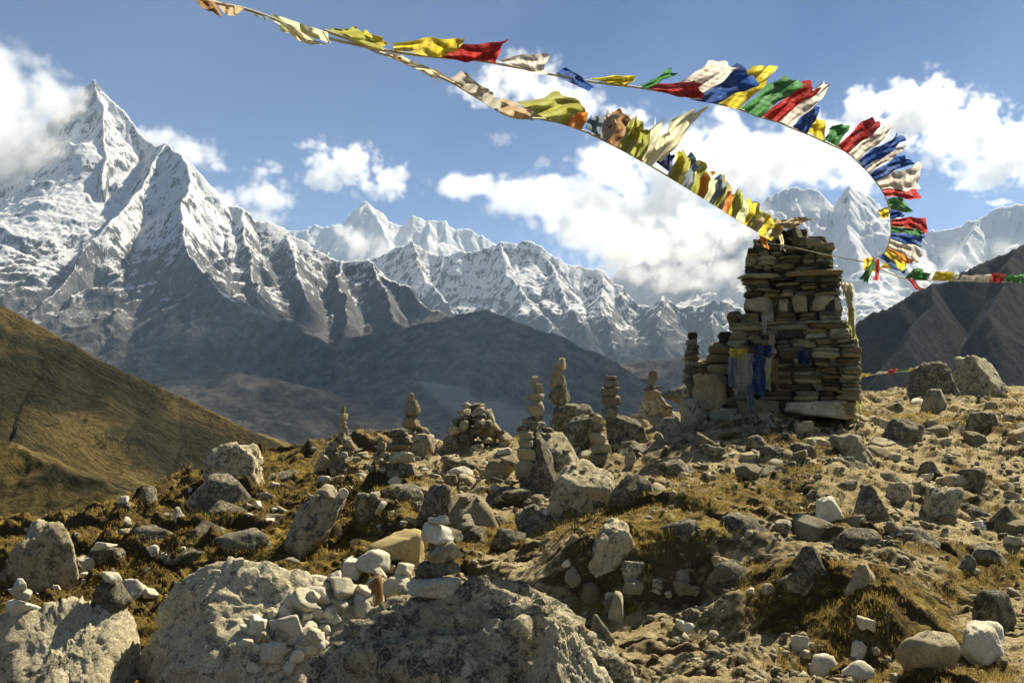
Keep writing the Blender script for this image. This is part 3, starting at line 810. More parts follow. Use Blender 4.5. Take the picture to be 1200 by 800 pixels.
BL = [
    # label, box, seed, material, extra
    ('big grey boulder at the left edge above the three-stone cairn', (-30, 612, 82, 694), 21, M_GRANITE, dict(sub=5, pre=(1.6, 1.2, 1), rot=(0.3, -0.35, 0.2), p=16)),
    ('grey speckled boulder with a slanting top among the dark turf on the left flank', (326, 574, 405, 658), 22, M_GRANITE, dict(sub=5, pre=(2.3, 1.1, 0.9), rot=(0.5, -0.72, 0.1), p=16)),
    ('blocky boulder standing up on the left skyline of the ridge', (228, 518, 304, 566), 23, M_GRANITE, dict(sub=5, box_like=1.0, p=14)),
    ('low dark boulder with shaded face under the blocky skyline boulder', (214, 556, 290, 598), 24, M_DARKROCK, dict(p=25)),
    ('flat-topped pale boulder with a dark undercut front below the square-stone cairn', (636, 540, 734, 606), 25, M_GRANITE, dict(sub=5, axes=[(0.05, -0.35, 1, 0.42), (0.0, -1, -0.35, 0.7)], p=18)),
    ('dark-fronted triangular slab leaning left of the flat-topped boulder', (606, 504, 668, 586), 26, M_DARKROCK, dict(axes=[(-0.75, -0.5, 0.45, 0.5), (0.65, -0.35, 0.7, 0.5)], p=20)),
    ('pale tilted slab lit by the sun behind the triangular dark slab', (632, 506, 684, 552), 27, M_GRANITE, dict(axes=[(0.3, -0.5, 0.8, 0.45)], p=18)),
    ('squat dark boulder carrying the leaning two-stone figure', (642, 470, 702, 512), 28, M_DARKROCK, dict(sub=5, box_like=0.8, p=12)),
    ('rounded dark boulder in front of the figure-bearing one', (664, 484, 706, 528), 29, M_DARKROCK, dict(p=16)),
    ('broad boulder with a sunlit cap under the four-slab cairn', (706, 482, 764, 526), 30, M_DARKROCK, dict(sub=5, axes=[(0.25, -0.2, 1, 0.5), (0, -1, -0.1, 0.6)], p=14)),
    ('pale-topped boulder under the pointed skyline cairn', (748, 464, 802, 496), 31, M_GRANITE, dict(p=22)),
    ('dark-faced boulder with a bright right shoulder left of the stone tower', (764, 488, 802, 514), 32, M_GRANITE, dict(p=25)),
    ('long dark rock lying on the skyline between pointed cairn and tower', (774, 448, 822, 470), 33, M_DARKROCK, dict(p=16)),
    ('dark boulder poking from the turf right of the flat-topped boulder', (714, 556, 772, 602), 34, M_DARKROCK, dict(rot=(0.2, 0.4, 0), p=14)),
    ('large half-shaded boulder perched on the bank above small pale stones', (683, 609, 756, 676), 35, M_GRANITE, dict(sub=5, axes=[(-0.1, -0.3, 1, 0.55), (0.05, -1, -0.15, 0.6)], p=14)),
    ('smooth shaded boulder in the bank right of the large half-shaded one', (768, 648, 824, 694), 36, M_GRANITE, dict(p=12)),
    ('rounded ochre stone lodged near the top of the shaded bank', (832, 653, 864, 681), 37, M_OCHRE, dict(p=9)),
    ('tilted slate slab with one straight edge in the middle rubble', (500, 580, 590, 626), 38, M_RUBBLE, dict(axes=[(-0.35, -0.35, 0.85, 0.35), (0.2, -0.9, 0.3, 0.5)], p=22, rough=0.03)),
    ('dark angular boulder behind the five-stone cairn to its left', (484, 566, 532, 616), 39, M_DARKROCK, dict(p=28)),
    ('dark wedge of rock on the left of the middle rubble', (412, 578, 462, 612), 40, M_DARKROCK, dict(p=25)),
    ('flat rock sunk in the worn path behind the rubble', (566, 528, 612, 562), 41, M_RUBBLE, dict(axes=[(0, -0.3, 1, 0.3)], p=14)),
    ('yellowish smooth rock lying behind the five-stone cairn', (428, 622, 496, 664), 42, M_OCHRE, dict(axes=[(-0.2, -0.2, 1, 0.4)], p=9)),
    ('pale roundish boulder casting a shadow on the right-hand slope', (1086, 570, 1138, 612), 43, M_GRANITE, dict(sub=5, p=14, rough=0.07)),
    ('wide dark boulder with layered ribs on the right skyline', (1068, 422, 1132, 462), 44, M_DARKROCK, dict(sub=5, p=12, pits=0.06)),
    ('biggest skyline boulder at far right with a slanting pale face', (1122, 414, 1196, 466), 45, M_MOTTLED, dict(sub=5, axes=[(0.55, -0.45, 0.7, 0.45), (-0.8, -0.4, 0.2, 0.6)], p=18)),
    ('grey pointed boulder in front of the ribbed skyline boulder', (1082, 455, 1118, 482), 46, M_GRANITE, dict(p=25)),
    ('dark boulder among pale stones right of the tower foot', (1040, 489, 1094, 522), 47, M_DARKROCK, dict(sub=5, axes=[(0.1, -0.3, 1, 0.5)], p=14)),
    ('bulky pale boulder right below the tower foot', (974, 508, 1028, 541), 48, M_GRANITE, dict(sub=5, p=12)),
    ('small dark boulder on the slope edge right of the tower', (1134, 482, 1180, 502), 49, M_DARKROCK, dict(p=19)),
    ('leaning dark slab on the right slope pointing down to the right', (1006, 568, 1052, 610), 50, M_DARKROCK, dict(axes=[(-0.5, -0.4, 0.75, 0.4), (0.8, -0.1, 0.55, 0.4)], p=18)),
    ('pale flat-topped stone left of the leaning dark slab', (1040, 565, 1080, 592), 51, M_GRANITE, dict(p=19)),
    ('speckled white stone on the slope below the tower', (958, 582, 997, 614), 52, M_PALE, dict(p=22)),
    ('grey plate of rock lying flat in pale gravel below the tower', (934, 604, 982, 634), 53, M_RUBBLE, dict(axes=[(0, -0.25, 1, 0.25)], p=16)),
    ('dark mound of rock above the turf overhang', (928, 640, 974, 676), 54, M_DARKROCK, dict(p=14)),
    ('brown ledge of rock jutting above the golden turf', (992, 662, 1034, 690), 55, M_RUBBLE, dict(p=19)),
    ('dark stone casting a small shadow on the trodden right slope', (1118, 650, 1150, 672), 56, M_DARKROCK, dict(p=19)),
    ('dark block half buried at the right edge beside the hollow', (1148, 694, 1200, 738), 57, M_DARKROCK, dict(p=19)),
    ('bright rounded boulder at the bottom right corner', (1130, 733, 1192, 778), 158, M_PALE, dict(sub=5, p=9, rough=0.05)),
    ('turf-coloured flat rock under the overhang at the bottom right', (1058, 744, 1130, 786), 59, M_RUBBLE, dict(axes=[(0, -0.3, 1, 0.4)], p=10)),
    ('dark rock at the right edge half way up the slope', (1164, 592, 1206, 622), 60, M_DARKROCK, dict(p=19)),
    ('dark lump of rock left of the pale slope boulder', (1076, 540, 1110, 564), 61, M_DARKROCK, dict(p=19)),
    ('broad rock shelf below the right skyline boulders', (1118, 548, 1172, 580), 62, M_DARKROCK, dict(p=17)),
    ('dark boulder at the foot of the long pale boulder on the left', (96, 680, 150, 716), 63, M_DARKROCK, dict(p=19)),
    ('pale slab sticking out of the dark turf below the left flank', (134, 680, 178, 704), 64, M_PALE, dict(p=25)),
    ('upright light stone on the left flank turf', (198, 594, 214, 616), 65, M_PALE, dict(p=22)),
    ('dark tooth of rock beside the lowest skyline cairn', (160, 570, 180, 600), 66, M_DARKROCK, dict(p=22)),
    ('grey boulder under the slate column beside the tower', (798, 466, 838, 500), 67, M_GRANITE, dict(p=22)),
    ('pale boulder in the path rubble below the round stone heap', (514, 508, 562, 534), 68, M_GRANITE, dict(p=22)),
    ('grey boulder below the second skyline cairn', (478, 508, 514, 538), 69, M_GRANITE, dict(p=25)),
]
for lab, bx, sd, mt, kw in BL:
    boulder(lab, bx, sd, mt, **kw)
UPD()

# low ledges of rock half sunk in the ground
def ledges(label, group, spots_, mat, seed):
    g = random.Random(seed)
    for (x, y, w, h) in spots_:
        boulder(label, (x - w / 2, y - h, x + w / 2, y), g.randrange(9000), mat, name='rock_ledge', cat='rock', rot=(g.uniform(-.2, .2), g.uniform(-.25, .25), 0), pre=(1.5, 1.2, 0.8), p=20, n=16, sink=0.5, sub=4, dep=1.3)['group'] = group


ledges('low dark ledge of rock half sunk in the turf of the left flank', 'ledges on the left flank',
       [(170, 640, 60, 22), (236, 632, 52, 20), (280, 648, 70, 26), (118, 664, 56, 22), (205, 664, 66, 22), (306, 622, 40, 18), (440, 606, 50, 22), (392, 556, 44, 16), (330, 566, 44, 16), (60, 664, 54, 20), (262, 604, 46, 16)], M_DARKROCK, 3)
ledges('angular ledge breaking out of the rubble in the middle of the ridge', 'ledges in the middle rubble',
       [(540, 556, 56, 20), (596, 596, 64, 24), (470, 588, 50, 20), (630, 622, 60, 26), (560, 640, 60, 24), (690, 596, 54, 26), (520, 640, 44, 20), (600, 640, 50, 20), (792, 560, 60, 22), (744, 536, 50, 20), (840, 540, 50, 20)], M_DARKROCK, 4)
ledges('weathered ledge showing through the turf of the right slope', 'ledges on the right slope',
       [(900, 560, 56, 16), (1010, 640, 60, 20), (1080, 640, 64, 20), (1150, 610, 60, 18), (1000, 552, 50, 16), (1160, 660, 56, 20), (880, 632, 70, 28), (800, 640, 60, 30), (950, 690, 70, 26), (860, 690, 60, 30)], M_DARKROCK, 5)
UPD()

# ------------------------------------------------------------------ a stock of stone shapes
STOCK = {}
for i in range(9):
    STOCK[('slab', i)] = rock_verts(100 + i, 4, 12, 30, 0.10, None, 0.7)
    STOCK[('round', i)] = rock_verts(200 + i, 4, 10, 10, 0.06)
    STOCK[('sharp', i)] = rock_verts(300 + i, 4, 12, 26, 0.06)
_stock_mesh = {}


def stock(kind, i, mat):
    k = (kind, i % 9, mat.name)
    if k not in _stock_mesh:
        V, T = STOCK[(kind, i % 9)]
        _stock_mesh[k] = np_mesh('stone', V, T, mat)
    return _stock_mesh[k]


def stone(name, kind, mat, at, dims, rot=(0, 0, 0), parent=None):
    o = link(name, stock(kind, R.randrange(9), mat), None, parent)
    o.location = at
    o.scale = dims
    o.rotation_euler = rot
    return o


# ------------------------------------------------------------------ cairns
def cairn(label, px, py, stones, mat=M_PALE, Y=None, group=None, kinds=('slab', 'slab', 'sharp'), base=None):
    """stones from the bottom up: (width, height, sideways shift) in photo pixels"""
    if Y is None:
        loc, nor, ob = gcast(px, py)
    else:
        loc = pt(px, py, Y)
    s = loc.y / F
    root = tag(empty('cairn', loc), label, 'cairn', group)
    z = -0.02 * stones[0][1] * s
    for j, st in enumerate(stones):
        w, h, dx = st[:3]
        k = st[3] if len(st) > 3 else kinds[R.randrange(len(kinds))]
        m = st[4] if len(st) > 4 else (mat if R.random() < 0.65 else M_DARKROCK)
        o = stone('stone', k, m, (dx * s, 0.10 * w * s * R.uniform(-1, 1) + w * s * 0.25, z + h * s / 2), (w * s, w * s * R.uniform(0.7, 0.95), h * s * 1.14),
                  (R.uniform(-0.10, 0.10), R.uniform(-0.12, 0.12), R.uniform(-0.25, 0.25) + (0 if R.random() < 0.5 else math.pi)), root)
        z += h * s * 0.985
    return root


def heap(label, px, py, w, h, n, seed, mat=M_RUBBLE, size=(0.12, 0.28), top=()):
    """a conical heap of stones laid one on another, then a small stack on its top"""
    loc, nor, ob = gcast(px, py)
    s = loc.y / F
    g = random.Random(seed)
    root = tag(empty('cairn', loc), label, 'cairn')
    W, H = w * s, h * s
    for j in range(n):
        f = (j / n) ** 0.85
        rr = (W / 2) * (1 - f * 0.75) * g.uniform(0.55, 1.0)
        a = g.uniform(0, 6.283)
        sz = W * g.uniform(*size) * (1 - 0.35 * f)
        stone('stone', g.choice(['round', 'sharp', 'slab']), g.choice([mat, mat, M_DARKROCK, M_GRANITE]), (rr * math.cos(a), W * 0.3 + rr * 0.7 * math.sin(a), H * f * 0.9 + sz * 0.15),
              (sz * g.uniform(1, 1.5), sz * g.uniform(0.9, 1.3), sz * g.uniform(0.6, 0.9)), (g.uniform(-.25, .25), g.uniform(-.25, .25), g.uniform(0, 6.28)), root)
    z = H * 0.9
    for (sw, sh, dx) in top:
        stone('stone', g.choice(['slab', 'round']), mat, (dx * s, W * 0.3, z + sh * s / 2), (sw * s, sw * s * 0.8, sh * s * 1.15), (g.uniform(-.06, .06), g.uniform(-.06, .06), g.uniform(0, 6.28)), root)
        z += sh * s * 0.98
    return root


# nearest ones
cairn('five-stone cairn balanced on the huge dark boulder in the foreground', 508, 701,
      [(69, 23, 0, 'slab', M_PALE), (55, 20, 4, 'slab', M_DARKROCK), (44, 24, 12, 'round', M_GRANITE), (41, 21, 5, 'sharp', M_PALE), (27, 10, 6, 'slab', M_PALE)])
cairn('three-stone cairn of white stones on the flat slab at the left edge', 20, 724,
      [(42, 20, -2, 'sharp', M_PALE), (26, 13, 2, 'round', M_PALE), (16, 13, 2, 'round', M_PALE)])
# along the ridge, left to right
heap('cairn with a thin five-stone column rising from a dark heap, leftmost of the ridge', 398, 545, 66, 32, 30, 51, M_RUBBLE, top=[(15, 9, 0), (13, 8, 1), (12, 7, 0), (11, 8, 1), (8, 9, 1)])
heap('little cairn with two crowning stones right of the leftmost ridge cairn', 446, 552, 34, 28, 16, 52, M_RUBBLE, size=(0.2, 0.36), top=[(12, 9, 0), (8, 7, -1)])
heap('cairn with a pointed standing stone over flat slabs behind the rubble', 486, 532, 62, 34, 26, 53, M_RUBBLE, top=[(22, 12, -6), (17, 20, -4), (8, 10, -6)])
cairn('stubby leaning cairn of flat stones below the pointed-stone cairn', 468, 562, [(36, 20, 0), (32, 14, 2), (30, 10, -2), (26, 9, 2), (24, 8, -2)], M_RUBBLE)
heap('broad rounded heap of stones in the middle of the skyline', 556, 530, 84, 58, 62, 54, M_RUBBLE, size=(0.14, 0.26))
heap('tall thin cairn ending in a slender upright stone', 630, 506, 46, 20, 16, 55, M_RUBBLE, size=(0.2, 0.34), top=[(28, 17, -1), (20, 11, -2), (11, 11, 0), (8, 9, -3)])
cairn('cairn shaped like a seated figure on the squat dark boulder', 657, 474, [(30, 22, 0, 'round', M_DARKROCK), (20, 20, -2, 'sharp', M_RUBBLE), (15, 13, -1, 'sharp', M_RUBBLE)], M_RUBBLE)
cairn('single small block beside the seated figure cairn', 698, 474, [(14, 9, 0, 'slab')], M_RUBBLE)
cairn('four-slab cairn standing on the broad sunlit-cap boulder', 716, 490, [(16, 14, 0, 'slab', M_DARKROCK), (26, 13, 1, 'slab'), (22, 10, 0, 'slab'), (18, 8, 0, 'slab'), (13, 6, 0, 'slab')], M_RUBBLE)
cairn('cairn of square-cut stones on the flat-topped pale boulder', 703, 545, [(26, 15, 0, 'slab'), (24, 12, 2, 'slab'), (20, 12, -3, 'slab'), (16, 12, -3, 'slab'), (13, 9, -3, 'round')], M_RUBBLE)
cairn('plain column cairn left of the dark triangular slab', 616, 560, [(26, 22, 0, 'slab'), (24, 14, 0, 'slab'), (20, 10, 0, 'slab'), (18, 10, 1, 'slab')], M_RUBBLE)
cairn('pointed cairn with a wide capstone on the skyline left of the tower', 766, 468, [(24, 12, 0, 'slab'), (24, 4, -1, 'slab'), (13, 17, -1, 'sharp')], M_RUBBLE)
cairn('tiny two-stone cairn between rocks below the four-slab cairn', 739, 548, [(15, 18, 0, 'sharp'), (6, 9, 0, 'round')], M_RUBBLE)
cairn('slate column cairn close to the left side of the tower', 812, 452, [(24, 8, 1, 'slab'), (22, 6, -1, 'slab'), (24, 6, 0, 'slab'), (21, 5, 0, 'slab'), (22, 6, 1, 'slab'), (20, 5, -1, 'slab'), (19, 7, 0, 'slab'), (18, 6, 1, 'slab'), (14, 7, 0, 'slab'), (12, 8, 0, 'slab')], M_SLATE, Y=15.2)
cairn('low two-stone cairn at the far left of the ridge line', 143, 598, [(18, 9, 0), (11, 8, 1)], M_PALE)

# ------------------------------------------------------------------ the memorial tower
loc, nor, ob = cast(935, 490)
TY = 14.5
TS = TY / F
TA = math.atan2(335.0, F)
tower = empty('stone_tower', pt(935, 489, TY), -TA - 0.05)
tag(tower, 'tall stepped dry-stone memorial tower with slate ledges and a rubble crown', 'tower')


def tl(px, py):
    """place on the front face in the tower's own frame"""
    return (px - 935) * TS / math.cos(TA), (489 - py) * TS


# courses: top, bottom, left, right, stones in front
ROWS = [(262, 274, 897, 944, 4), (274, 285, 884, 966, 5), (285, 296, 877, 972, 6), (296, 307, 875, 972, 5), (307, 317, 875, 973, 6), (317, 323, 865, 985, 2), (323, 330, 873, 979, 4),
        (330, 338, 875, 980, 5), (338, 345, 874, 981, 5), (345, 365, 873, 982, 4), (365, 376, 868, 981, 6), (376, 380, 860, 990, 2), (380, 386, 859, 988, 3), (386, 398, 858, 993, 6),
        (398, 408, 857, 1000, 7), (408, 420, 857, 1003, 6), (420, 430, 858, 1003, 7), (430, 440, 859, 1003, 6), (440, 449, 860, 1003, 6), (449, 458, 862, 1003, 5), (458, 469, 863, 1003, 5), (469, 489, 866, 1003, 2)]
SPECIAL = {9: [(0.0, 0.33), (0.33, 0.5), (0.5, 0.66), (0.66, 1.0)], 21: [(0.0, 0.36), (0.38, 1.0)], 5: [(0, 0.45), (0.45, 1)], 11: [(0, 0.6), (0.6, 1)], 19: [(0, .18), (.18, .36), (.36, .70), (.70, .84), (.84, 1)]}
front, bag = [], Bag()
GR = random.Random(77)
gnp = np.random.default_rng(5)


def box_add(c, dims, rz, kind='slab'):
    V, T = STOCK[(kind, GR.randrange(9))]
    m = np.array(Euler((GR.uniform(-.05, .05), GR.uniform(-.05, .05), rz)).to_matrix())
    bag.add((V * np.array(dims)) @ m.T + np.array(c), T)


core_bm = bmesh.new()
for ri, (yt, yb, xl, xr, n) in enumerate(ROWS):
    (XL, ZB), (XR, ZT) = tl(xl, yb), tl(xr, yt)
    W, H, zc = XR - XL, ZT - ZB, (ZT + ZB) / 2
    D = max(W * 0.92, 0.5)
    Yf = 0.75 - D / 2                       # the middle of the tower lies 0.75 m behind its front foot
    cuts = SPECIAL.get(ri)
    if cuts is None:
        e = [0.0]
        for k in range(n):
            e.append(e[-1] + GR.uniform(0.5, 1.7))
        cuts = [(a / e[-1], b / e[-1]) for a, b in zip(e[:-1], e[1:])]
    for a, b in cuts:
        w = (b - a) * W
        parts = [(zc, H)]
        if H > 0.085 and w < 0.6 and GR.random() < 0.75 and ri not in (9, 21):
            q = GR.uniform(0.35, 0.65)
            parts = [(ZB + H * q / 2, H * q), (ZB + H * (q + 1) / 2, H * (1 - q))]
        for zz, hh in parts:
            d = GR.uniform(0.26, 0.42)
            front.append((w * hh, (XL + (a + b) / 2 * W, Yf + d / 2 - GR.uniform(0.0, 0.07), zz), (w * GR.uniform(0.99, 1.05), d, hh * GR.uniform(1.10, 1.26)), ri))
    # the other three sides
    for side in (-1, 1):
        e = [0.0]
        for k in range(max(3, n)):
            e.append(e[-1] + GR.uniform(0.5, 1.6))
        for a, b in zip(e[:-1], e[1:]):
            w = (b - a) / e[-1] * D
            box_add(((XL if side < 0 else XR) - side * GR.uniform(0.15, 0.19), Yf + (a + b) / 2 / e[-1] * D, zc), (0.28, w * 1.02, H * 1.1), 0)
    for k in range(n):
        box_add((XL + (k + 0.5) / n * W, Yf + D - 0.12, zc), (W / n * 1.03, 0.28, H * 1.1), 0)
    m = Matrix.Translation((XL + W / 2, Yf + D / 2, zc)) @ Matrix.Diagonal((max(W - 0.24, 0.2), max(D - 0.24, 0.2), H * 0.98, 1))
    bmesh.ops.create_cube(core_bm, size=1.0, matrix=m)
me = bpy.data.meshes.new('inner_fill')
core_bm.to_mesh(me)
core_bm.free()
link('inner_fill', me, M_SLATE, tower)
front.sort(key=lambda q: -q[0])
for j, (ar, c, dims, ri) in enumerate(front):
    if j < 86:
        pale = ri in (9, 21) or GR.random() < 0.16
        stone('stone', 'slab', M_SLATE if not pale else M_RUBBLE, c, dims, (GR.uniform(-.03, .03), GR.uniform(-.035, .035), GR.uniform(-.06, .06)), tower)
    else:
        box_add(c, dims, GR.uniform(-.08, .08))
# crown: an upright slate and a few blocks
for (px, py, w, h, k) in ((934, 270, 15, 30, 'sharp'), (953, 282, 22, 14, 'round'), (924, 256, 24, 9, 'slab'), (908, 270, 18, 13, 'round'), (962, 288, 26, 8, 'slab'), (892, 283, 17, 10, 'sharp')):
    x, z = tl(px, py + h / 2 if False else py)
    stone('stone', k, M_SLATE, (x, 0.30, z), (w * TS, 0.3, h * TS * 1.1), (0, GR.uniform(-.1, .1), 0), tower)
# the low wing of piled blocks against its left side
WING = [(817, 437, 856, 480, 0.34), (832, 478, 868, 497, 0.3), (834, 398, 862, 413, 0.3), (832, 412, 860, 425, 0.32), (833, 424, 862, 438, 0.34), (812, 478, 836, 494, 0.3), (854, 440, 872, 462, 0.3), (856, 460, 872, 480, 0.3),
        (868, 478, 884, 494, 0.25), (820, 424, 836, 440, 0.25), (846, 386, 862, 400, 0.25), (808, 446, 820, 470, 0.25), (858, 362, 872, 384, 0.25)]
for (x0, y0, x1, y1, d) in WING:
    (XL, ZB), (XR, ZT) = tl(x0, y1), tl(x1, y0)
    stone('stone', 'slab' if (x1 - x0) > 25 else 'round', M_RUBBLE if y0 == 437 else M_SLATE, ((XL + XR) / 2, 0.10 + d / 2, (ZB + ZT) / 2), ((XR - XL) * 1.08, d * 1.3, (ZT - ZB) * 1.12), (0, GR.uniform(-.1, .1), GR.uniform(-.2, .2)), tower)
for k in range(46):        # filling behind the wing
    x, z = tl(GR.uniform(815, 868), GR.uniform(410, 492))
    sz = GR.uniform(0.14, 0.26)
    box_add((x, GR.uniform(0.32, 0.9), z), (sz * 1.4, sz, sz * 0.7), GR.uniform(0, 6.28), 'round')
o = link('rubble_filling', bag.mesh('rubble_filling', M_SLATE), None, tower)
o['kind'] = 'stuff'
UPD()

# ------------------------------------------------------------------ loose stones
def inside(x, y, poly):
    c = False
    for (x0, y0), (x1, y1) in zip(poly, poly[1:] + poly[:1]):
        if (y0 > y) != (y1 > y) and x < (x1 - x0) * (y - y0) / (y1 - y0) + x0:
            c = not c
    return c


def strew(label, group, poly, n, size, mats, seed, kinds=('round', 'sharp', 'slab'), flat=(0.5, 0.8), only_ground=False, up=0.10):
    g = random.Random(seed)
    bx = [p[0] for p in poly]
    by = [p[1] for p in poly]
    k = tries = 0
    spots = []
    while k < n and tries < n * 12:
        tries += 1
        x, y = g.uniform(min(bx), max(bx)), g.uniform(min(by), max(by))
        if not inside(x, y, poly):
            continue
        w = size[0] * (size[1] / size[0]) ** (g.random() ** 1.5)
        if any((x - a) ** 2 + ((y - b) * 1.6) ** 2 < (0.33 * (w + c)) ** 2 for a, b, c in spots):
            continue
        loc, nor, ob = cast(x, y)
        if loc is None or loc.y > 60 or nor.z < (0.35 if ob.name == 'ground' else 0.62) or (only_ground and ob.name != 'ground'):
            continue
        s = loc.y / F
        h = w * g.uniform(*flat)
        o = stone('loose_stone', g.choice(kinds), g.choice(mats), loc + Vector((0, 0.2 * w * s, h * s * up)), (w * s, w * s * g.uniform(0.7, 1.1), h * s), (g.uniform(-.3, .3), g.uniform(-.3, .3), g.uniform(0, 6.28)))
        tag(o, label, 'stone', group)
        spots.append((x, y, w))
        k += 1


P, RB, DK, GN = M_PALE, M_RUBBLE, M_DARKROCK, M_GRANITE
strew('white rounded stone lying in the heap between the two foreground boulders', 'white stones heaped between the foreground boulders',
      [(285, 745), (300, 735), (350, 705), (400, 670), (470, 655), (478, 690), (430, 712), (400, 760), (350, 790), (290, 790)], 34, (16, 46), [P], 1, ('round', 'sharp'), (0.6, 0.85), up=0.3)
UPD()
strew('white rounded stone lying in the heap between the two foreground boulders', 'white stones heaped between the foreground boulders',
      [(300, 735), (350, 705), (405, 685), (440, 690), (420, 725), (370, 770), (310, 775)], 20, (16, 40), [P, P, GN], 8, ('round', 'sharp'), (0.6, 0.85), up=0.35)
strew('small stone on the worn path and rubble among the ridge cairns', 'rubble stones among the ridge cairns',
      [(360, 545), (420, 545), (520, 525), (640, 505), (700, 560), (640, 610), (560, 620), (440, 620), (370, 570)], 78, (7, 30), [P, RB, RB, GN, DK], 2)
strew('stone lying in the tower shade and just left of it', 'stones in the shade left of the tower',
      [(740, 490), (800, 470), (960, 500), (1000, 540), (880, 560), (740, 560)], 36, (10, 36), [RB, GN, DK], 3)
strew('stone strewn over the sunny slope right of the tower', 'stones on the sunny right slope',
      [(960, 500), (1010, 465), (1200, 462), (1200, 640), (1040, 640), (900, 620), (890, 570)], 58, (7, 30), [P, RB, RB, GN, DK], 4)
strew('stone stuck in the shaded bank under the turf edge', 'stones in the shaded bank',
      [(640, 640), (690, 665), (760, 670), (900, 690), (1060, 745), (1120, 800), (940, 800), (860, 740), (720, 740), (640, 700)], 18, (12, 30), [RB, GN, P], 5, flat=(0.7, 1.0))
strew('pale stone poking from the brown turf of the left flank', 'stones on the turfy left flank',
      [(20, 640), (100, 620), (260, 560), (360, 560), (420, 640), (300, 660), (120, 740), (60, 720)], 30, (7, 26), [P, P, GN], 6)
# a few that stand out
for lab, bx, sd, mt, kw in [
    ('white block on the bank below the golden turf', (998, 752, 1024, 776), 71, M_PALE, dict(p=16)),
    ('flat triangular pale stone at the bottom edge under the white block', (990, 776, 1030, 798), 72, M_PALE, dict(p=18)),
    ('leaf-shaped pale stone at the bottom edge left of the triangular one', (950, 768, 988, 792), 73, M_PALE, dict(p=14)),
    ('long pale stone standing upright under the half-shaded boulder', (712, 694, 734, 734), 74, M_RUBBLE, dict(p=12)),
    ('roundish stone wedged directly under the half-shaded boulder', (730, 680, 764, 708), 75, M_RUBBLE, dict(p=9)),
    ('five-sided stone left under the half-shaded boulder', (680, 684, 708, 712), 76, M_RUBBLE, dict(p=14)),
    ('oblong stone under the half-shaded boulder at its left corner', (662, 664, 694, 690), 77, M_RUBBLE, dict(p=10)),
    ('lowest flat stone fallen below the half-shaded boulder', (692, 722, 722, 746), 78, M_RUBBLE, dict(p=9)),
    ('rusty orange slip of stone leaning among the white stones', (430, 674, 448, 708), 79, M_RUST, dict(p=18, rot=(0, 0.6, 0))),
    ('grey cube-like stone on the right shoulder of the cairn boulder', (594, 722, 628, 754), 80, M_GRANITE, dict(p=16)),
]:
    boulder(lab, bx, sd, mt, name='loose_stone', cat='stone', sub=3, **kw)
UPD()

# the rest of the rubble, past counting
NR = 2100
gi, gj = spots(NR * 5, 4.5, 26)
PXg = GX[gi, gj] / GY[gi, gj] * F + 600
clump = fbm(GX[gi, gj] / 1.3, GY[gi, gj] / 1.3, 13.3, 3)
den = np.clip(1.0 - 1.25 * GT[gi, gj], 0.05, 1) * sstep(clump, -0.35, 0.45) * (0.06 + 0.94 * sstep(GY[gi, gj], 9.0, 13)) * (1 - 0.55 * sstep(PXg, 800, 900))
ok = rng.random(len(gi)) < den
gi, gj = gi[ok][:NR], gj[ok][:NR]
bag = Bag()
lumps = [rock_verts(500 + k, 3 if k < 4 else 2, 11, 20, 0.06) for k in range(14)]
for i, j in zip(gi, gj):
    d = GY[i, j]
    s = (0.035 + 0.15 * rng.random() ** 2.8) * min(0.65 + d / 18.0, 1.7)
    V, T = lumps[rng.integers(4)] if s > 0.12 else lumps[4 + rng.integers(10)]
    M = np.array(Euler((rng.uniform(-.5, .5), rng.uniform(-.5, .5), rng.uniform(0, 6.28))).to_matrix())
    bag.add((V * np.array([s * rng.uniform(.9, 1.5), s, s * rng.uniform(.35, .8)])) @ M.T + np.array([GX[i, j], d, GZ[i, j] + s * 0.02]), T)
o = link('rubble', bag.mesh('rubble', M_RUBBLE))
tag(o, 'countless broken stones lying thick among the ridge cairns and over the slope', None, None, 'stuff')

# gravel: small chips on the bare ground, past counting
NG = 20000
gi, gj = spots(NG * 3, 3.0, 26)
clump = fbm(GX[gi, gj] / 0.9, GY[gi, gj] / 0.9, 3.3, 3)
ok = (rng.random(len(gi)) < np.clip(1.0 - 1.15 * GT[gi, gj], 0.05, 1) * sstep(clump, -0.5, 0.5))
gi, gj = gi[ok][:NG], gj[ok][:NG]
chips = [rock_verts(400 + k, 2 if k < 4 else 1, 9, 14, 0.04) for k in range(10)]
bag = Bag()
for i, j in zip(gi, gj):
    d = GY[i, j]
    s = (0.010 + 0.038 * rng.random() ** 2.6) * min(1.0 + d / 9.0, 2.6)
    V, T = chips[rng.integers(10)] if s > 0.04 else chips[4 + rng.integers(6)]
    M = np.array(Euler((rng.uniform(-.5, .5), rng.uniform(-.5, .5), rng.uniform(0, 6.28))).to_matrix())
    bag.add((V * np.array([s, s * rng.uniform(.7, 1.1), s * rng.uniform(.4, .75)])) @ M.T + np.array([GX[i, j], d, GZ[i, j] + s * 0.08]), T)
o = link('gravel', bag.mesh('gravel', M_RUBBLE))
tag(o, 'small stone chips strewn over the bare trodden ground', None, None, 'stuff')

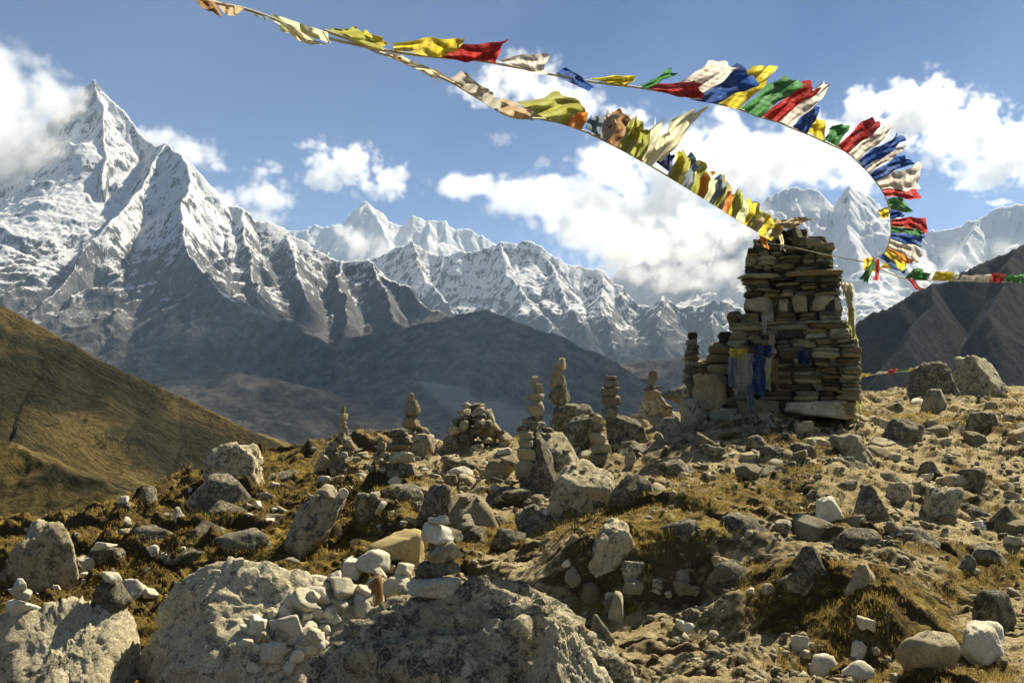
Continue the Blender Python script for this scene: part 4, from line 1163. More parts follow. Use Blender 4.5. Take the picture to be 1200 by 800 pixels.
# dry turf: blades in tufts where the turf is
m, t = new_mat('dry_grass_blades')
gpos = t('NewGeometry', out=None)
nn = t.noise(gpos.outputs['Position'], 1.3, 5, 0.6)
rr = gpos.outputs['Random Per Island']
c = t.mix(t.step(nn, 0.4, 0.62), (0.11, 0.072, 0.020), (0.38, 0.27, 0.062))
c = t.mix(t.math('MULTIPLY', rr, 0.6), c, (0.46, 0.34, 0.11))
df = t('BsdfDiffuse', {'Color': c})
tr = t('BsdfTranslucent', {'Color': c})
t('OutputMaterial', {'Surface': t('MixShader', {0: 0.3, 1: df, 2: tr})}, out=None)
M_BLADES = m
NTF = 22000
gi, gj = spots(NTF * 5, 4.0, 28)
cl = fbm(GX[gi, gj] / 0.6, GY[gi, gj] / 0.6, 9.3, 3)
ok = rng.random(len(gi)) < np.clip((GT[gi, gj] - 0.22) * 1.7, 0, 1) * sstep(cl, -0.35, 0.3)
gi, gj = gi[ok][:NTF], gj[ok][:NTF]
nb = 9
n = len(gi) * nb
bx = np.repeat(GX[gi, gj], nb)
by = np.repeat(GY[gi, gj], nb)
bz = np.repeat(GZ[gi, gj], nb) - 0.006
dist = np.clip(by / 9.0, 0.7, 2.0)
big = np.repeat(rng.uniform(0.5, 1.2, len(gi)), nb)
a = rng.uniform(0, 6.283, n)
lean = rng.uniform(0.15, 1.0, n)
L = rng.uniform(0.025, 0.075, n) * big * dist ** 0.5
wd = 0.0028 * dist * rng.uniform(0.7, 1.3, n)
ox, oy = rng.normal(0, 0.028, n) * dist, rng.normal(0, 0.028, n) * dist
dx, dy = np.cos(a), np.sin(a)
B = np.stack([bx + ox, by + oy, bz], 1)
S = np.stack([-dy, dx, 0 * dx], 1) * wd[:, None]
M1 = B + np.stack([dx * lean * L * 0.35, dy * lean * L * 0.35, L * 0.62], 1)
TP = B + np.stack([dx * lean * L, dy * lean * L, L * (1.05 - 0.45 * lean)], 1)
V = np.stack([B - S, B + S, M1 + S * 0.8, M1 - S * 0.8, TP], 1).reshape(-1, 3)
k = np.arange(n)[:, None] * 5
T = np.concatenate([k + [0, 1, 2], k + [0, 2, 3], k + [3, 2, 4]], 1).reshape(-1, 3)
o = link('dry_grass', np_mesh('dry_grass', V, T, M_BLADES))
tag(o, 'short brown and golden dry turf on the hummocks and the left flank', None, None, 'stuff')
UPD()

# dark dwarf shrubs hugging the hollows of the left flank and the ridge, small leaves on short twigs
m, t = new_mat('dwarf_shrub_leaves')
rr = t('NewGeometry', out=None).outputs['Random Per Island']
c = t.mix(rr, (0.035, 0.028, 0.011), (0.15, 0.105, 0.034))
df = t('BsdfDiffuse', {'Color': c})
tr = t('BsdfTranslucent', {'Color': c})
t('OutputMaterial', {'Surface': t('MixShader', {0: 0.25, 1: df, 2: tr})}, out=None)
NS = 420
gi, gj = spots(NS * 14, 8.0, 26)
pxs = GX[gi, gj] / GY[gi, gj] * F + 600
cl = fbm(GX[gi, gj] / 1.4, GY[gi, gj] / 1.4, 21.3, 3)
ok = rng.random(len(gi)) < sstep(-pxs, -560, -420) * sstep(cl, 0.0, 0.4) + 0.03 * sstep(cl, 0.2, 0.5)
gi, gj = gi[ok][:NS], gj[ok][:NS]
nl = 110
n = len(gi) * nl
rad = np.repeat(rng.uniform(0.10, 0.26, len(gi)), nl)
q = rng.normal(size=(n, 3))
q /= np.linalg.norm(q, axis=1, keepdims=True)
q[:, 2] = np.abs(q[:, 2]) * 0.75
q *= (rad * rng.random(n) ** 0.4)[:, None]
c0 = np.stack([np.repeat(GX[gi, gj], nl), np.repeat(GY[gi, gj], nl), np.repeat(GZ[gi, gj], nl) - 0.02], 1) + q
e1 = rng.normal(size=(n, 3))
e1 /= np.linalg.norm(e1, axis=1, keepdims=True)
e2 = np.cross(e1, rng.normal(size=(n, 3)))
e2 /= np.linalg.norm(e2, axis=1, keepdims=True)
ls = rng.uniform(0.010, 0.022, n)[:, None]
V = np.stack([c0 - e1 * ls, c0 + e2 * ls * 0.6, c0 + e1 * ls, c0 - e2 * ls * 0.6], 1).reshape(-1, 3)
o = link('dwarf_shrubs', np_mesh('dwarf_shrubs', V, np.arange(n * 4).reshape(-1, 4), m))
tag(o, 'dark low shrubs hugging the turf of the left flank', None, None, 'stuff')
UPD()

# ------------------------------------------------------------------ prayer flags
def cloth_material(name, col, fade=0.0, print_=0.35):
    m, t = new_mat(name)
    geo = t('NewGeometry', out=None)
    uv = t('TexCoord', {}, out=2)
    n = t.noise(geo.outputs['Position'], 9.0, 6, 0.65)
    c = t.mix(t.math('MULTIPLY', t.step(n, 0.42, 0.75), 0.35 + fade), col, tuple(0.5 * q + 0.28 for q in col))
    # woodblock print: rows of small dark strokes inside a margin
    u = t('SeparateXYZ', {0: uv}, out=None)
    rows = t.step(t.math('SINE', t.math('MULTIPLY', u.outputs[1], 52.0)), -0.2, 0.4)
    ink = t.step(t.noise(t.vmath('MULTIPLY', uv, (30, 13, 1)), 1.0, 3, 0.6), 0.45, 0.55)
    mu = t.math('MULTIPLY', t.math('MULTIPLY', t.step(u.outputs[0], 0.08, 0.13), t.step(u.outputs[0], 0.92, 0.87)), t.math('MULTIPLY', t.step(u.outputs[1], 0.12, 0.17), t.step(u.outputs[1], 0.92, 0.86)))
    c = t.mix(t.math('MULTIPLY', t.math('MULTIPLY', t.math('MULTIPLY', rows, ink), mu), print_), c, tuple(q * 0.22 for q in col))
    weave = t.noise(geo.outputs['Position'], 160.0, 3, 0.6)
    bm_ = t('Bump', {'Strength': 0.3, 'Distance': 0.01, 'Height': t.math('ADD', n, t.math('MULTIPLY', weave, 0.2))})
    df = t('BsdfDiffuse', {'Color': c, 'Normal': bm_})
    tr = t('BsdfTranslucent', {'Color': c, 'Normal': bm_})
    t('OutputMaterial', {'Surface': t('MixShader', {0: 0.62, 1: df, 2: tr})}, out=None)
    return m


CLOTH = {k: cloth_material(k + '_cloth', c, f, p) for k, (c, f, p) in {
    'red': ((0.43, 0.045, 0.04), 0.10, 0.75), 'white': ((0.64, 0.58, 0.50), 0.0, 0.8), 'blue': ((0.035, 0.085, 0.29), 0.10, 0.6), 'yellow': ((0.62, 0.50, 0.05), 0.10, 0.7),
    'green': ((0.075, 0.23, 0.075), 0.15, 0.7), 'tan': ((0.46, 0.34, 0.20), 0.25, 0.2), 'olive': ((0.33, 0.33, 0.07), 0.2, 0.2), 'grey': ((0.40, 0.37, 0.31), 0.2, 0.2),
    'brown': ((0.30, 0.17, 0.07), 0.2, 0.2), 'slate': ((0.16, 0.20, 0.24), 0.3, 0.2), 'cream': ((0.66, 0.62, 0.42), 0.1, 0.2), 'navy': ((0.03, 0.05, 0.16), 0.1, 0.2), 'orange': ((0.55, 0.22, 0.04), 0.2, 0.2),
    'dullblue': ((0.05, 0.09, 0.20), 0.2, 0.2), 'pale': ((0.55, 0.55, 0.34), 0.2, 0.1)}.items()}
m, t = new_mat('pale_cord')
finish(t, t.mix(t.noise(t('NewGeometry', out=0), 30.0), (0.35, 0.28, 0.16), (0.62, 0.55, 0.36)), 0.8)
M_CORD = m
FR = random.Random(23)


def flag(quad, Y, col, root, base, tatter=0.0, dY=0.0, amp=1.0, name='flag', nu=11, nv=17):
    """quad A,B on the cord (hoist), C beyond B, D beyond A: places in the photo; Y their distance"""
    A, B, C, D = (np.array(q, float) for q in quad)
    u = np.linspace(0, 1, nu)[None, :, None]
    v = np.linspace(0, 1, nv)[:, None, None]
    P = (A * (1 - u) + B * u) * (1 - v) + (D * (1 - u) + C * u) * v
    hoist = np.linalg.norm(B - A)
    fly = (np.linalg.norm(C - B) + np.linalg.norm(D - A)) / 2
    ph, k1, k2 = FR.uniform(0, 6.28), FR.uniform(0.8, 1.5), FR.uniform(0.5, 1.4)
    sk = FR.uniform(-1.2, 1.2)
    uu, vv = u[..., 0], v[..., 0]
    wave = np.sin(6.283 * (k1 * vv + 0.35 * k2 * uu) + ph + sk * uu) * (0.15 + 0.85 * vv)
    wave2 = np.sin(6.283 * (2.3 * k1 * vv - 1.4 * uu) + 2.1 * ph) * vv
    wave3 = np.sin(6.283 * (1.7 * uu) + ph) * (1 - 0.3 * vv)         # pleats from the gathered hoist
    E = (C + D - A - B) / (np.linalg.norm(C + D - A - B) + 1e-6)
    Nn = np.array([-E[1], E[0]])
    P = P + (wave * 0.045 * fly * amp + wave2 * 0.02 * fly)[..., None] * Nn
    edge = np.array([FR.uniform(-1, 1) for _ in range(nu)])
    P = P + (np.convolve(edge, [.25, .5, .25], 'same')[None, :] * (0.03 + tatter) * fly * vv ** 3)[..., None] * E
    S = Y / F
    depth = Y + dY * vv + S * fly * amp * (0.17 * wave + 0.06 * wave2) + S * hoist * 0.22 * wave3 * amp
    X3 = (P[..., 0] - 600) / F * depth
    Z3 = (HY - P[..., 1]) / F * depth
    V = np.stack([X3, depth, Z3], -1).reshape(-1, 3) - np.array(base)
    UVc = np.stack(np.broadcast_arrays(uu, vv), -1).reshape(-1, 2)
    o = link(name, np_mesh(name, V, grid_quads(nu, nv), CLOTH[col], True, UVc), None, root)
    o['label'] = {'pale': 'pale yellowish', 'dullblue': 'dull blue'}.get(col, col) + (' ragged cloth' if tatter > 0.12 else ' ' + name.replace('_', ' '))
    return o


def cord(name, root, base, ctrl, r, n=120):
    P = np.array([pt(*c)[:] for c in ctrl])
    P = smooth_path(P, n)
    V, Q = tube(P - np.array(base), r)
    link(name, np_mesh(name, V, Q, M_CORD), None, root)
    return P


def depth_on(P, x, y):
    q = np.stack([P[:, 0] / P[:, 1] * F + 600, HY - P[:, 2] / P[:, 1] * F], 1)
    return P[np.argmin((q[:, 0] - x) ** 2 + (q[:, 1] - y) ** 2), 1]


# the long upper string: from its knot right of the tower, over in an arc, out past the upper left corner
base = pt(1016, 308, 12.8)
s1 = tag(empty('prayer_flag_string', base), 'long upper string of bright square prayer flags arching in the wind', 'prayer flags')
C1 = [(90, -50, 3.4), (180, -22, 3.6), (225, -4, 3.7), (255, 4, 3.8), (285, 10, 3.9), (320, 22, 4.0), (352, 36, 4.1), (385, 45, 4.2), (420, 53, 4.3), (458, 60, 4.4), (500, 66, 4.5), (560, 71, 4.65), (600, 78, 4.8),
      (650, 88, 5.0), (700, 97, 5.2), (750, 103, 5.4), (800, 112, 5.7), (838, 121, 5.95), (866, 128, 6.2), (890, 137, 6.4), (912, 143, 6.6), (930, 151, 6.8), (950, 159, 7.0), (972, 169, 7.3), (993, 179, 7.7),
      (1008, 192, 8.2), (1020, 205, 8.6), (1033, 222, 9.0), (1041, 240, 9.5), (1044, 262, 10.2), (1043, 280, 10.9), (1036, 296, 11.8), (1016, 308, 12.8)]
P1 = cord('cord', s1, base, C1, 0.006, 200)
F1 = [((222, -6), (252, 3), (262, 22), (240, 12), 'brown', .3), ((250, 0), (286, 10), (275, 20), (258, 10), 'tan', .3), ((284, 8), (318, 22), (312, 24), (290, 14), 'slate', .25),
      ((312, 18), (352, 36), (388, 56), (346, 44), 'cream', .2), ((318, 16), (384, 38), (386, 50), (330, 36), 'pale', .1), ((383, 34), (424, 52), (452, 58), (420, 33), 'olive', .15), ((386, 40), (440, 58), (458, 52), (430, 36), 'yellow', .1),
      ((460, 50), (462, 60), (532, 67), (550, 42), 'yellow', 0), ((498, 62), (524, 69), (580, 75), (597, 44), 'red', 0), ((583, 70), (604, 78), (641, 90), (643, 60), 'white', 0), ((648, 88), (690, 107), (697, 101), (664, 78), 'blue', 0),
      ((690, 92), (722, 99), (737, 102), (747, 87), 'yellow', 0), ((750, 101), (759, 104), (791, 88), (789, 79), 'green', 0), ((745, 103), (778, 109), (827, 119), (812, 93), 'red', 0), ((780, 108), (812, 115), (868, 82), (833, 70), 'white', 0),
      ((808, 117), (840, 122), (893, 96), (862, 74), 'blue', 0), ((838, 121), (866, 129), (912, 82), (882, 76), 'yellow', 0), ((866, 128), (891, 138), (942, 98), (918, 88), 'green', 0), ((890, 136), (913, 143), (958, 105), (945, 96), 'red', 0),
      ((911, 142), (927, 149), (975, 103), (960, 96), 'white', 0), ((928, 149), (946, 157), (962, 128), (953, 122), 'blue', 0), ((946, 155), (967, 166), (967, 141), (951, 139), 'yellow', 0), ((966, 164), (981, 172), (998, 146), (975, 147), 'green', 0),
      ((980, 171), (994, 180), (1032, 148), (1022, 135), 'red', 0), ((993, 179), (1005, 189), (1047, 152), (1034, 148), 'white', 0), ((1004, 188), (1012, 198), (1060, 167), (1049, 159), 'blue', 0), ((1011, 195), (1019, 204), (1057, 176), (1060, 168), 'white', 0),
      ((1017, 202), (1026, 212), (1070, 191), (1060, 181), 'blue', 0), ((1025, 209), (1033, 221), (1078, 223), (1079, 192), 'white', 0), ((1032, 219), (1037, 230), (1079, 234), (1072, 219), 'red', 0), ((1039, 233), (1044, 246), (1071, 250), (1056, 230), 'green', 0),
      ((1043, 246), (1044, 257), (1060, 253), (1056, 247), 'blue', 0), ((1041, 242), (1042, 254), (1033, 257), (1030, 246), 'yellow', .1), ((1044, 257), (1045, 265), (1088, 271), (1085, 254), 'red', 0), ((1044, 264), (1045, 272), (1080, 276), (1087, 268), 'green', 0),
      ((1044, 272), (1044, 280), (1078, 291), (1085, 274), 'blue', 0), ((1044, 279), (1041, 290), (1076, 307), (1081, 290), 'white', 0), ((1042, 285), (1039, 292), (1070, 313), (1073, 303), 'orange', 0), ((1040, 290), (1036, 297), (1058, 319), (1064, 305), 'yellow', 0),
      ((1036, 296), (1031, 302), (1060, 323), (1064, 315), 'blue', 0), ((1024, 302), (1027, 311), (1014, 333), (1009, 326), 'green', 0), ((1012, 303), (1024, 301), (1026, 318), (1013, 319), 'yellow', .1), ((1026, 304), (1031, 303), (1030, 329), (1024, 328), 'red', 0)]
for A, B, C, D, col, tat in F1:
    flag((A, B, C, D), depth_on(P1, (A[0] + B[0]) / 2, (A[1] + B[1]) / 2), col, s1, base, max(tat, FR.choice([0.0, 0.04, 0.09])), FR.uniform(-0.12, 0.12))

# the lower string of weathered, bunched cloths, from the tower top up to the left
base = pt(896, 276, 14.7)
s2 = tag(empty('prayer_flag_string', base), 'lower string of faded tattered prayer flags bunched along the cord down to the tower top', 'prayer flags')
C2 = [(380, 36, 4.1), (420, 50, 4.2), (440, 60, 4.3), (470, 70, 4.5), (500, 84, 4.7), (530, 97, 4.9), (562, 116, 5.2), (600, 137, 5.5), (640, 140, 5.9), (680, 152, 6.3), (720, 171, 6.9), (760, 193, 7.6), (800, 217, 8.6), (840, 242, 10.2), (870, 261, 12.2), (896, 276, 14.7)]
P2 = cord('cord', s2, base, C2, 0.007, 160)
F2 = [((438, 58), (474, 72), (486, 82), (462, 62), 'tan', .2), ((440, 61), (500, 86), (522, 92), (470, 66), 'cream', .2), ((472, 72), (510, 92), (518, 98), (492, 80), 'brown', .4), ((500, 84), (545, 106), (535, 98), (512, 80), 'tan', .3),
      ((524, 93), (562, 118), (572, 106), (545, 82), 'grey', .2), ((545, 106), (585, 132), (590, 118), (565, 104), 'grey', .2), ((563, 116), (606, 140), (626, 134), (580, 112), 'tan', .25), ((590, 130), (625, 142), (622, 128), (598, 116), 'grey', .3),
      ((604, 120), (642, 140), (690, 128), (655, 110), 'olive', .2), ((620, 138), (660, 146), (680, 126), (640, 118), 'olive', .15), ((646, 142), (682, 153), (690, 134), (668, 126), 'orange', .2), ((686, 150), (706, 163), (706, 138), (692, 134), 'slate', .2),
      ((694, 158), (712, 168), (728, 136), (710, 130), 'grey', .2), ((703, 162), (724, 173), (743, 134), (716, 130), 'brown', .25), ((716, 168), (738, 182), (756, 144), (734, 136), 'olive', .35), ((726, 174), (752, 190), (768, 146), (748, 138), 'olive', .4),
      ((742, 184), (764, 196), (788, 152), (766, 146), 'cream', .4), ((758, 182), (774, 190), (832, 127), (796, 138), 'cream', .15), ((769, 190), (786, 203), (791, 181), (776, 179), 'navy', .2)]
for A, B, C, D, col, tat in F2:
    flag((A, B, C, D), depth_on(P2, (A[0] + B[0]) / 2, (A[1] + B[1]) / 2), col, s2, base, tat, FR.uniform(-0.15, 0.15), 1.5)
cols = ['olive', 'yellow', 'slate', 'pale', 'olive', 'orange', 'pale', 'slate', 'olive', 'tan', 'orange', 'yellow', 'olive', 'pale', 'yellow', 'olive', 'tan', 'yellow', 'pale', 'yellow']
for i, col in enumerate(cols):
    x = 782 + i * 5.9
    y = 202 + (x - 775) * 0.625
    L = 36 - i * 0.75
    a = math.radians(FR.uniform(48, 84))
    dx, dy = math.cos(a) * L, -math.sin(a) * L
    w = FR.uniform(9, 14)
    flag(((x, y), (x + w, y + w * .62), (x + w * 1.1 + dx, y + w * .7 + dy), (x - 1 + dx, y - 3 + dy)), depth_on(P2, x, y), col, s2, base, .22, FR.uniform(-.2, .2), 1.6, nu=8, nv=11)
for (x, y, dx, dy, w, col) in ((868, 258, 8, -20, 14, 'yellow'), (878, 262, 14, -12, 12, 'yellow'), (884, 270, 18, -16, 12, 'pale'), (892, 262, -2, 16, 10, 'yellow'), (898, 276, 10, -18, 14, 'tan'), (906, 262, 26, -6, 8, 'tan'), (915, 266, 24, -12, 12, 'tan'), (890, 276, 4, 14, 8, 'orange'), (912, 272, 3, 20, 5, 'cream')):
    flag(((x, y), (x + w, y + 3), (x + w + dx, y + 3 + dy), (x + dx, y + dy)), 14.35, col, s2, base, .2, 0.1, 1.2, nu=8, nv=10)

# the third string: pale cord from the tower to the knot and away to the right
base = pt(898, 284, 14.4)
s3 = tag(empty('prayer_flag_string', base), 'pale cord from the tower to the knot with small flags running off to the right', 'prayer flags')
P3 = cord('cord', s3, base, [(898, 284, 14.42), (930, 290, 14.1), (970, 299, 13.4), (1016, 308, 12.8), (1040, 319, 13.4), (1066, 327, 14.2), (1120, 329, 16), (1200, 330, 19), (1290, 322, 23)], 0.008, 120)
for (x, y, w, h, dx, col) in ((1030, 314, 20, -6, 8, 'yellow'), (1060, 326, 14, -10, 10, 'green'), (1070, 328, 16, -8, 6, 'green'), (1062, 326, 8, 14, 12, 'red'), (1092, 328, 22, -9, 4, 'yellow'), (1112, 329, 9, -7, 4, 'pale'), (1124, 329, 16, -6, 4, 'white'), (1138, 330, 20, -8, 4, 'white'),
                              (1158, 330, 16, -9, 5, 'red'), (1176, 330, 14, -7, 4, 'green'), (1188, 331, 14, -9, 5, 'green'), (1206, 330, 16, -8, 4, 'yellow')):
    flag(((x, y), (x + w, y + 1), (x + w + dx, y + h), (x + dx, y + h - 1)), depth_on(P3, x, y), col, s3, base, .08, .1, 1.3, nu=8, nv=8)

# a short far string behind the shoulder of the slope
base = pt(1000, 442, 24)
s4 = tag(empty('prayer_flag_string', base), 'short far string of tiny flags low behind the tower and right skyline boulders', 'prayer flags')
P4 = cord('cord', s4, base, [(990, 446, 23), (1016, 440, 23.5), (1050, 436, 24), (1080, 434, 24.5), (1110, 428, 26)], 0.008, 40)
for (x, y, w, h, dx, col) in ((1005, 442, 12, -5, 4, 'yellow'), (1026, 438, 12, -3, 3, 'white'), (1038, 438, 10, -6, 5, 'red'), (1051, 436, 10, -3, 4, 'green'), (1062, 436, 8, -5, 4, 'yellow')):
    flag(((x, y), (x + w, y - 1), (x + w + dx, y + h), (x + dx, y + h)), depth_on(P4, x, y), col, s4, base, .05, .1, 1.0, nu=7, nv=7)

# cloths tied to the tower
base = pt(880, 415, 14.3)
s5 = tag(empty('offering_scarves', base), 'blue, white and yellow cloths hanging down the left front of the tower', 'scarves')
for (x0, y0, x1, y1, col) in ((860, 414, 882, 462, 'grey'), (853, 418, 864, 456, 'slate'), (880, 416, 897, 463, 'dullblue'), (896, 418, 904, 458, 'pale'), (884, 404, 904, 420, 'navy'), (855, 408, 876, 421, 'yellow'), (875, 450, 884, 482, 'slate'), (934, 411, 950, 429, 'navy'), (902, 420, 912, 448, 'brown'), (893, 372, 899, 392, 'grey'), (901, 392, 908, 414, 'grey')):
    flag(((x0, y0), (x1, y0 + 1), (x1 - 1, y1), (x0 + 1, y1 - 2)), 14.27 + (x0 > 900) * 0.02, col, s5, base, .1, 0.03, 0.55, 'scarf', 9, 11)
base = pt(994, 332, 14.6)
s6 = tag(empty('offering_scarves', base), 'long faded grey and olive scarf bundle hanging down the right edge of the tower', 'scarves')
for (x0, y0, x1, y1, sh, col) in ((985, 330, 1000, 350, 3, 'grey'), (990, 340, 1000, 378, 3, 'grey'), (994, 360, 1003, 410, 2, 'olive'), (992, 332, 998, 392, 3, 'pale'), (999, 395, 1006, 452, 1, 'pale'), (1000, 440, 1007, 490, 1, 'olive'), (984, 330, 990, 346, 4, 'white')):
    flag(((x0, y0), (x1, y0 + 2), (x1 + sh, y1), (x0 + sh, y1 - 3)), 14.62, col, s6, base, .2, 0.05, 1.2, 'scarf', 8, 13)
cord('cord', s6, base, [(978, 324, 14.5), (990, 331, 14.6), (998, 370, 14.62), (1003, 430, 14.6), (1005, 488, 14.55)], 0.006, 40)
UPD()

# ------------------------------------------------------------------ clouds: real volumes of droplets hanging at their own distance
def cloud_material(name, dens, aniso=0.35):
    m, t = new_mat(name)
    d = t('Attribute', {}, out=2, attribute_name='density')
    v = t('VolumePrincipled', {'Color': (0.978, 0.978, 0.98, 1), 'Density': t.math('MULTIPLY', d, dens), 'Anisotropy': aniso, 'Density Attribute': ''})
    t('OutputMaterial', {'Volume': v}, out=None)
    return m


def cloud(label, Y, blobs, mat, seed, size=420.0, cut=0.0, soft=0.35, depth=1.0, res=(150, 60, 90), amp=1.0, rough=0.6):
    """blobs: (px, py, half width px, half height px[, extra distance]); puffs of noise inside soft ellipsoids"""
    s = Y / F
    B = []
    for b in blobs:
        dy = b[4] if len(b) > 4 else 0.0
        c = pt(b[0], b[1], Y + dy)
        B.append((c, Vector((b[2] * s, max(min(b[2], b[3] * 2.0) * s * depth, 60.0), b[3] * s))))
    lo = Vector([min(c[i] - r[i] * 1.35 for c, r in B) for i in range(3)])
    hi = Vector([max(c[i] + r[i] * 1.35 for c, r in B) for i in range(3)])
    ng = bpy.data.node_groups.new('cloud_field', 'GeometryNodeTree')
    ng.interface.new_socket('Geometry', in_out='OUTPUT', socket_type='NodeSocketGeometry')
    N = ng.nodes

    def nd(typ, ins, out=0, **props):
        n = N.new(typ)
        for k, v in props.items():
            setattr(n, k, v)
        for k, v in ins.items():
            if hasattr(v, 'is_output'):
                ng.links.new(v, n.inputs[k])
            else:
                n.inputs[k].default_value = v
        return n.outputs[out]

    def mt(op, a, b=0.0, clamp=False):
        return nd('ShaderNodeMath', {0: a, 1: b}, operation=op, use_clamp=clamp)
    pos = nd('GeometryNodeInputPosition', {})
    fld = None
    for c, r in B:
        q = nd('ShaderNodeVectorMath', {0: pos, 1: c}, operation='SUBTRACT')
        q = nd('ShaderNodeVectorMath', {0: q, 1: r}, operation='DIVIDE')
        l = nd('ShaderNodeVectorMath', {0: q}, 1, operation='LENGTH')
        f = mt('SUBTRACT', 1.0, l)
        fld = f if fld is None else nd('ShaderNodeMath', {0: fld, 1: f, 2: 0.25}, operation='SMOOTH_MAX')
    off = nd('ShaderNodeVectorMath', {0: pos, 1: (seed * 1370.0, seed * 911.0, seed * 533.0)}, operation='ADD')
    n1 = nd('ShaderNodeTexNoise', {'Vector': off, 'Scale': 1.0 / size, 'Detail': 7.0, 'Roughness': rough, 'Distortion': 0.25})
    vo = nd('ShaderNodeTexVoronoi', {'Vector': off, 'Scale': 2.2 / size, 'Detail': 2.0, 'Roughness': 0.55}, feature='F1')
    d = mt('ADD', fld, mt('MULTIPLY', mt('SUBTRACT', n1, 0.52), 2.6 * amp))
    d = mt('ADD', d, mt('MULTIPLY', mt('SUBTRACT', 0.45, vo), 0.75 * amp))
    d = nd('ShaderNodeMapRange', {'Value': d, 'From Min': cut, 'From Max': cut + soft}, interpolation_type='SMOOTHSTEP')
    d = mt('MULTIPLY', d, nd('ShaderNodeMapRange', {'Value': fld, 'From Min': -0.33, 'From Max': 0.1}))
    vol = nd('GeometryNodeVolumeCube', {'Density': d, 'Background': 0.0, 'Min': lo, 'Max': hi, 'Resolution X': res[0], 'Resolution Y': res[1], 'Resolution Z': res[2]})
    sm = nd('GeometryNodeSetMaterial', {'Geometry': vol, 'Material': mat})
    o_ = N.new('NodeGroupOutput')
    ng.links.new(sm, o_.inputs[0])
    v = bpy.data.volumes.new('cloud')
    o = bpy.data.objects.new('cloud', v)
    COL.objects.link(o)
    v.materials.append(mat)
    md = o.modifiers.new('field', 'NODES')
    md.node_group = ng
    tag(o, label, 'cloud', None, 'stuff')
    return o


M_CLOUD = cloud_material('cloud_droplets', 0.005)
M_MIST = cloud_material('thin_mist', 0.0018)
cloud('large white cumulus cloud on the right above the skyline', 14500, [(1012, 130, 44, 30), (1075, 126, 66, 40), (1130, 158, 62, 50), (1195, 178, 56, 46), (1150, 205, 44, 26), (1052, 152, 56, 28), (1260, 190, 70, 60)], M_CLOUD, 1, size=430, res=(190, 60, 110), cut=-0.12)
cloud('huge bank of bright cloud behind the tower and flags', 12500, [(565, 224, 64, 20), (630, 238, 74, 34), (700, 240, 90, 54), (770, 265, 110, 70), (800, 195, 120, 56), (720, 200, 70, 40), (880, 185, 100, 58), (950, 180, 80, 46), (1010, 205, 50, 30)], M_CLOUD, 2, size=620, res=(230, 60, 130), soft=0.5, cut=-0.15)
cloud('lower lobe of cloud hanging in front of the bright range left of the tower', 8800, [(700, 275, 60, 34), (760, 292, 80, 44), (820, 288, 66, 54), (850, 318, 44, 30), (740, 318, 70, 20), (800, 332, 60, 16)], M_CLOUD, 4, size=420, res=(150, 50, 90), soft=0.6, cut=-0.15)
cloud('torn strip of white cloud seen between the two flag strings', 12500, [(570, 104, 44, 20), (610, 92, 60, 30), (660, 112, 56, 24), (690, 128, 30, 12), (740, 135, 40, 16)], M_CLOUD, 5, size=380, res=(130, 40, 70), soft=0.6, cut=-0.12)
cloud('white ragged cloud over the distant white peaks', 14000, [(362, 172, 34, 9), (400, 192, 56, 28), (448, 212, 44, 24), (380, 210, 30, 16)], M_CLOUD, 6, size=420, res=(120, 40, 80), soft=0.5, cut=-0.12)
cloud('small ragged cloud left of the one over the distant peaks', 13000, [(308, 202, 26, 20), (318, 232, 42, 28), (278, 238, 34, 20), (300, 256, 50, 14)], M_CLOUD, 7, size=380, res=(110, 40, 80), soft=0.6, cut=-0.1)
cloud('plume of cloud streaming from behind the snow spur', 9500, [(190, 160, 36, 16), (222, 178, 44, 20), (256, 196, 30, 12)], M_CLOUD, 8, size=330, res=(110, 40, 60), soft=0.6, cut=-0.12)
cloud('cloud shrouding the left shoulder of the snow pyramid', 7000, [(-60, 150, 110, 100), (12, 132, 74, 72), (10, 178, 90, 50), (58, 122, 50, 30), (70, 186, 66, 14), (-120, 180, 100, 80), (6, 86, 36, 30)], M_CLOUD, 3, size=330, res=(130, 60, 110), soft=0.7, cut=-0.32)
cloud('low puff of cloud nestling in front of the distant white peaks', 11500, [(420, 284, 34, 26), (452, 296, 36, 26), (484, 312, 26, 12), (400, 270, 16, 12)], M_CLOUD, 9, size=330, res=(90, 40, 70), soft=0.7, cut=-0.15)
cloud('thin mist lying against the snow above the dark right hillside', 8000, [(1080, 316, 60, 22), (1130, 302, 60, 20), (1180, 290, 60, 18), (1040, 340, 40, 14)], M_MIST, 10, size=300, res=(110, 40, 60), soft=0.9, cut=-0.2)
cloud('two tiny wisps beside the top of the shoulder cloud', 9000, [(54, 72, 14, 12), (80, 88, 18, 9)], M_MIST, 11, size=200, res=(70, 30, 50), soft=0.5, cut=-0.2)
cloud('two tiny puffs in the blue gap below the lower flag string', 12000, [(588, 162, 18, 11), (638, 189, 14, 8)], M_MIST, 12, size=240, res=(90, 30, 50), soft=0.5, cut=-0.25)
cloud('tiny cloud just above the far right snow ridge', 12500, [(1174, 238, 22, 6)], M_CLOUD, 13, size=240, res=(70, 30, 40), soft=0.5, cut=-0.25)
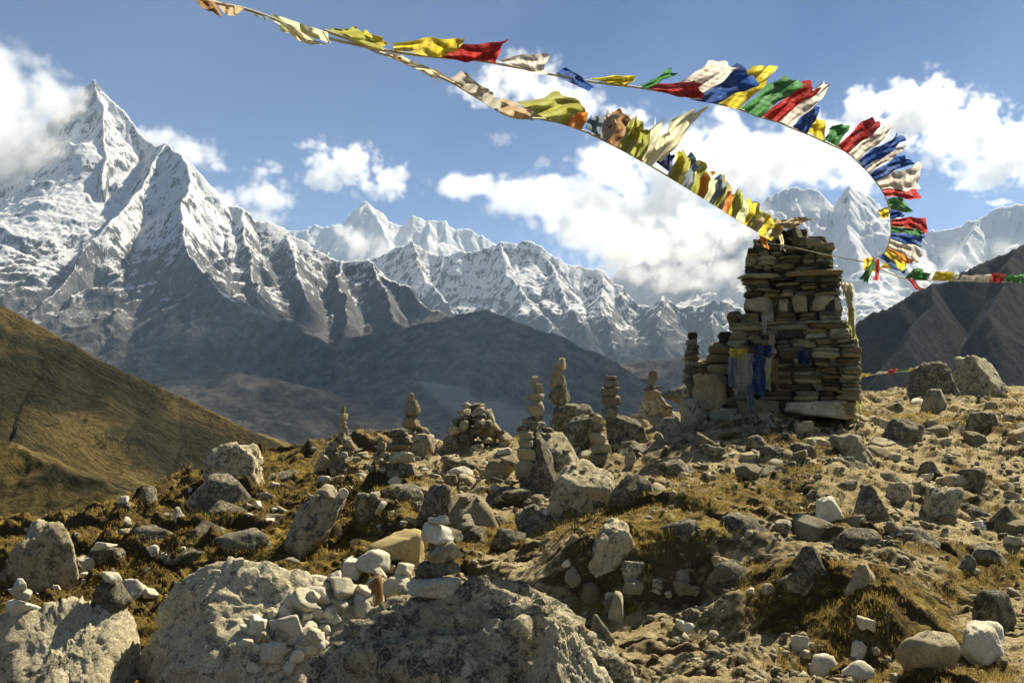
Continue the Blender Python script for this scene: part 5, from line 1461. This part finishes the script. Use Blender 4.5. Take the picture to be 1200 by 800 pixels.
cloud('thin veil of cloud drifting across the bright peaks behind the tower', 9000, [(880, 262, 60, 30), (950, 240, 60, 18), (1020, 226, 40, 14), (900, 300, 50, 24)], M_MIST, 14, size=420, res=(110, 40, 60), soft=0.9, cut=-0.15)

# unseen cloud added overhead of the valley, shaped to shade the dark lower slopes
cs = Vector((-420, 3900, 100)) + TO_SUN * (3700 / TO_SUN.z)
sx, sy, sz = cs.x / cs.y * F + 600, HY - cs.z / cs.y * F, F / cs.y
cloud('broad flat cloud added out of sight overhead to shade the valley slopes', cs.y, [(sx, sy, 1500 * sz, 330 * sz), (sx - 1100 * sz, sy, 1100 * sz, 260 * sz, -500), (sx + 900 * sz, sy, 1000 * sz, 260 * sz, 300), (sx + 200 * sz, sy, 1200 * sz, 260 * sz, -900), (sx - 900 * sz, sy, 1000 * sz, 260 * sz, 650), (sx + 1300 * sz, sy, 900 * sz, 240 * sz, 900)],
      M_CLOUD, 20, size=700, res=(110, 70, 40), cut=-0.35, soft=0.5, depth=2.2)

cs = Vector((900, 1750, 300)) + TO_SUN * (3600 / TO_SUN.z)  # second unseen cloud, added thin to dim the right hillside
sx, sy, sz = cs.x / cs.y * F + 600, HY - cs.z / cs.y * F, F / cs.y
cloud('smaller unseen cloud added overhead to shade the dark right hillside', cs.y, [(sx, sy, 900 * sz, 260 * sz), (sx - 350 * sz, sy, 700 * sz, 220 * sz, -200), (sx + 500 * sz, sy, 800 * sz, 220 * sz, 300)],
      M_MIST, 21, size=500, res=(90, 70, 40), cut=-0.35, soft=0.5, depth=2.2)

# ------------------------------------------------------------------ the air between here and the mountains
m, t = new_mat('mountain_air')
t('OutputMaterial', {'Volume': t('VolumePrincipled', {'Color': (0.55, 0.75, 1.0, 1), 'Density': 2.5e-5, 'Anisotropy': 0.2, 'Density Attribute': ''})}, out=None)
bm = bmesh.new()
bmesh.ops.create_cube(bm, size=1.0, matrix=Matrix.Translation((0, 36000, 920)) @ Matrix.Diagonal((124000, 114000, 3540, 1)))
me = bpy.data.meshes.new('haze')
bm.to_mesh(me)
bm.free()
o = link('haze', me, m)
tag(o, 'thin bluish mountain air', None, None, 'stuff')
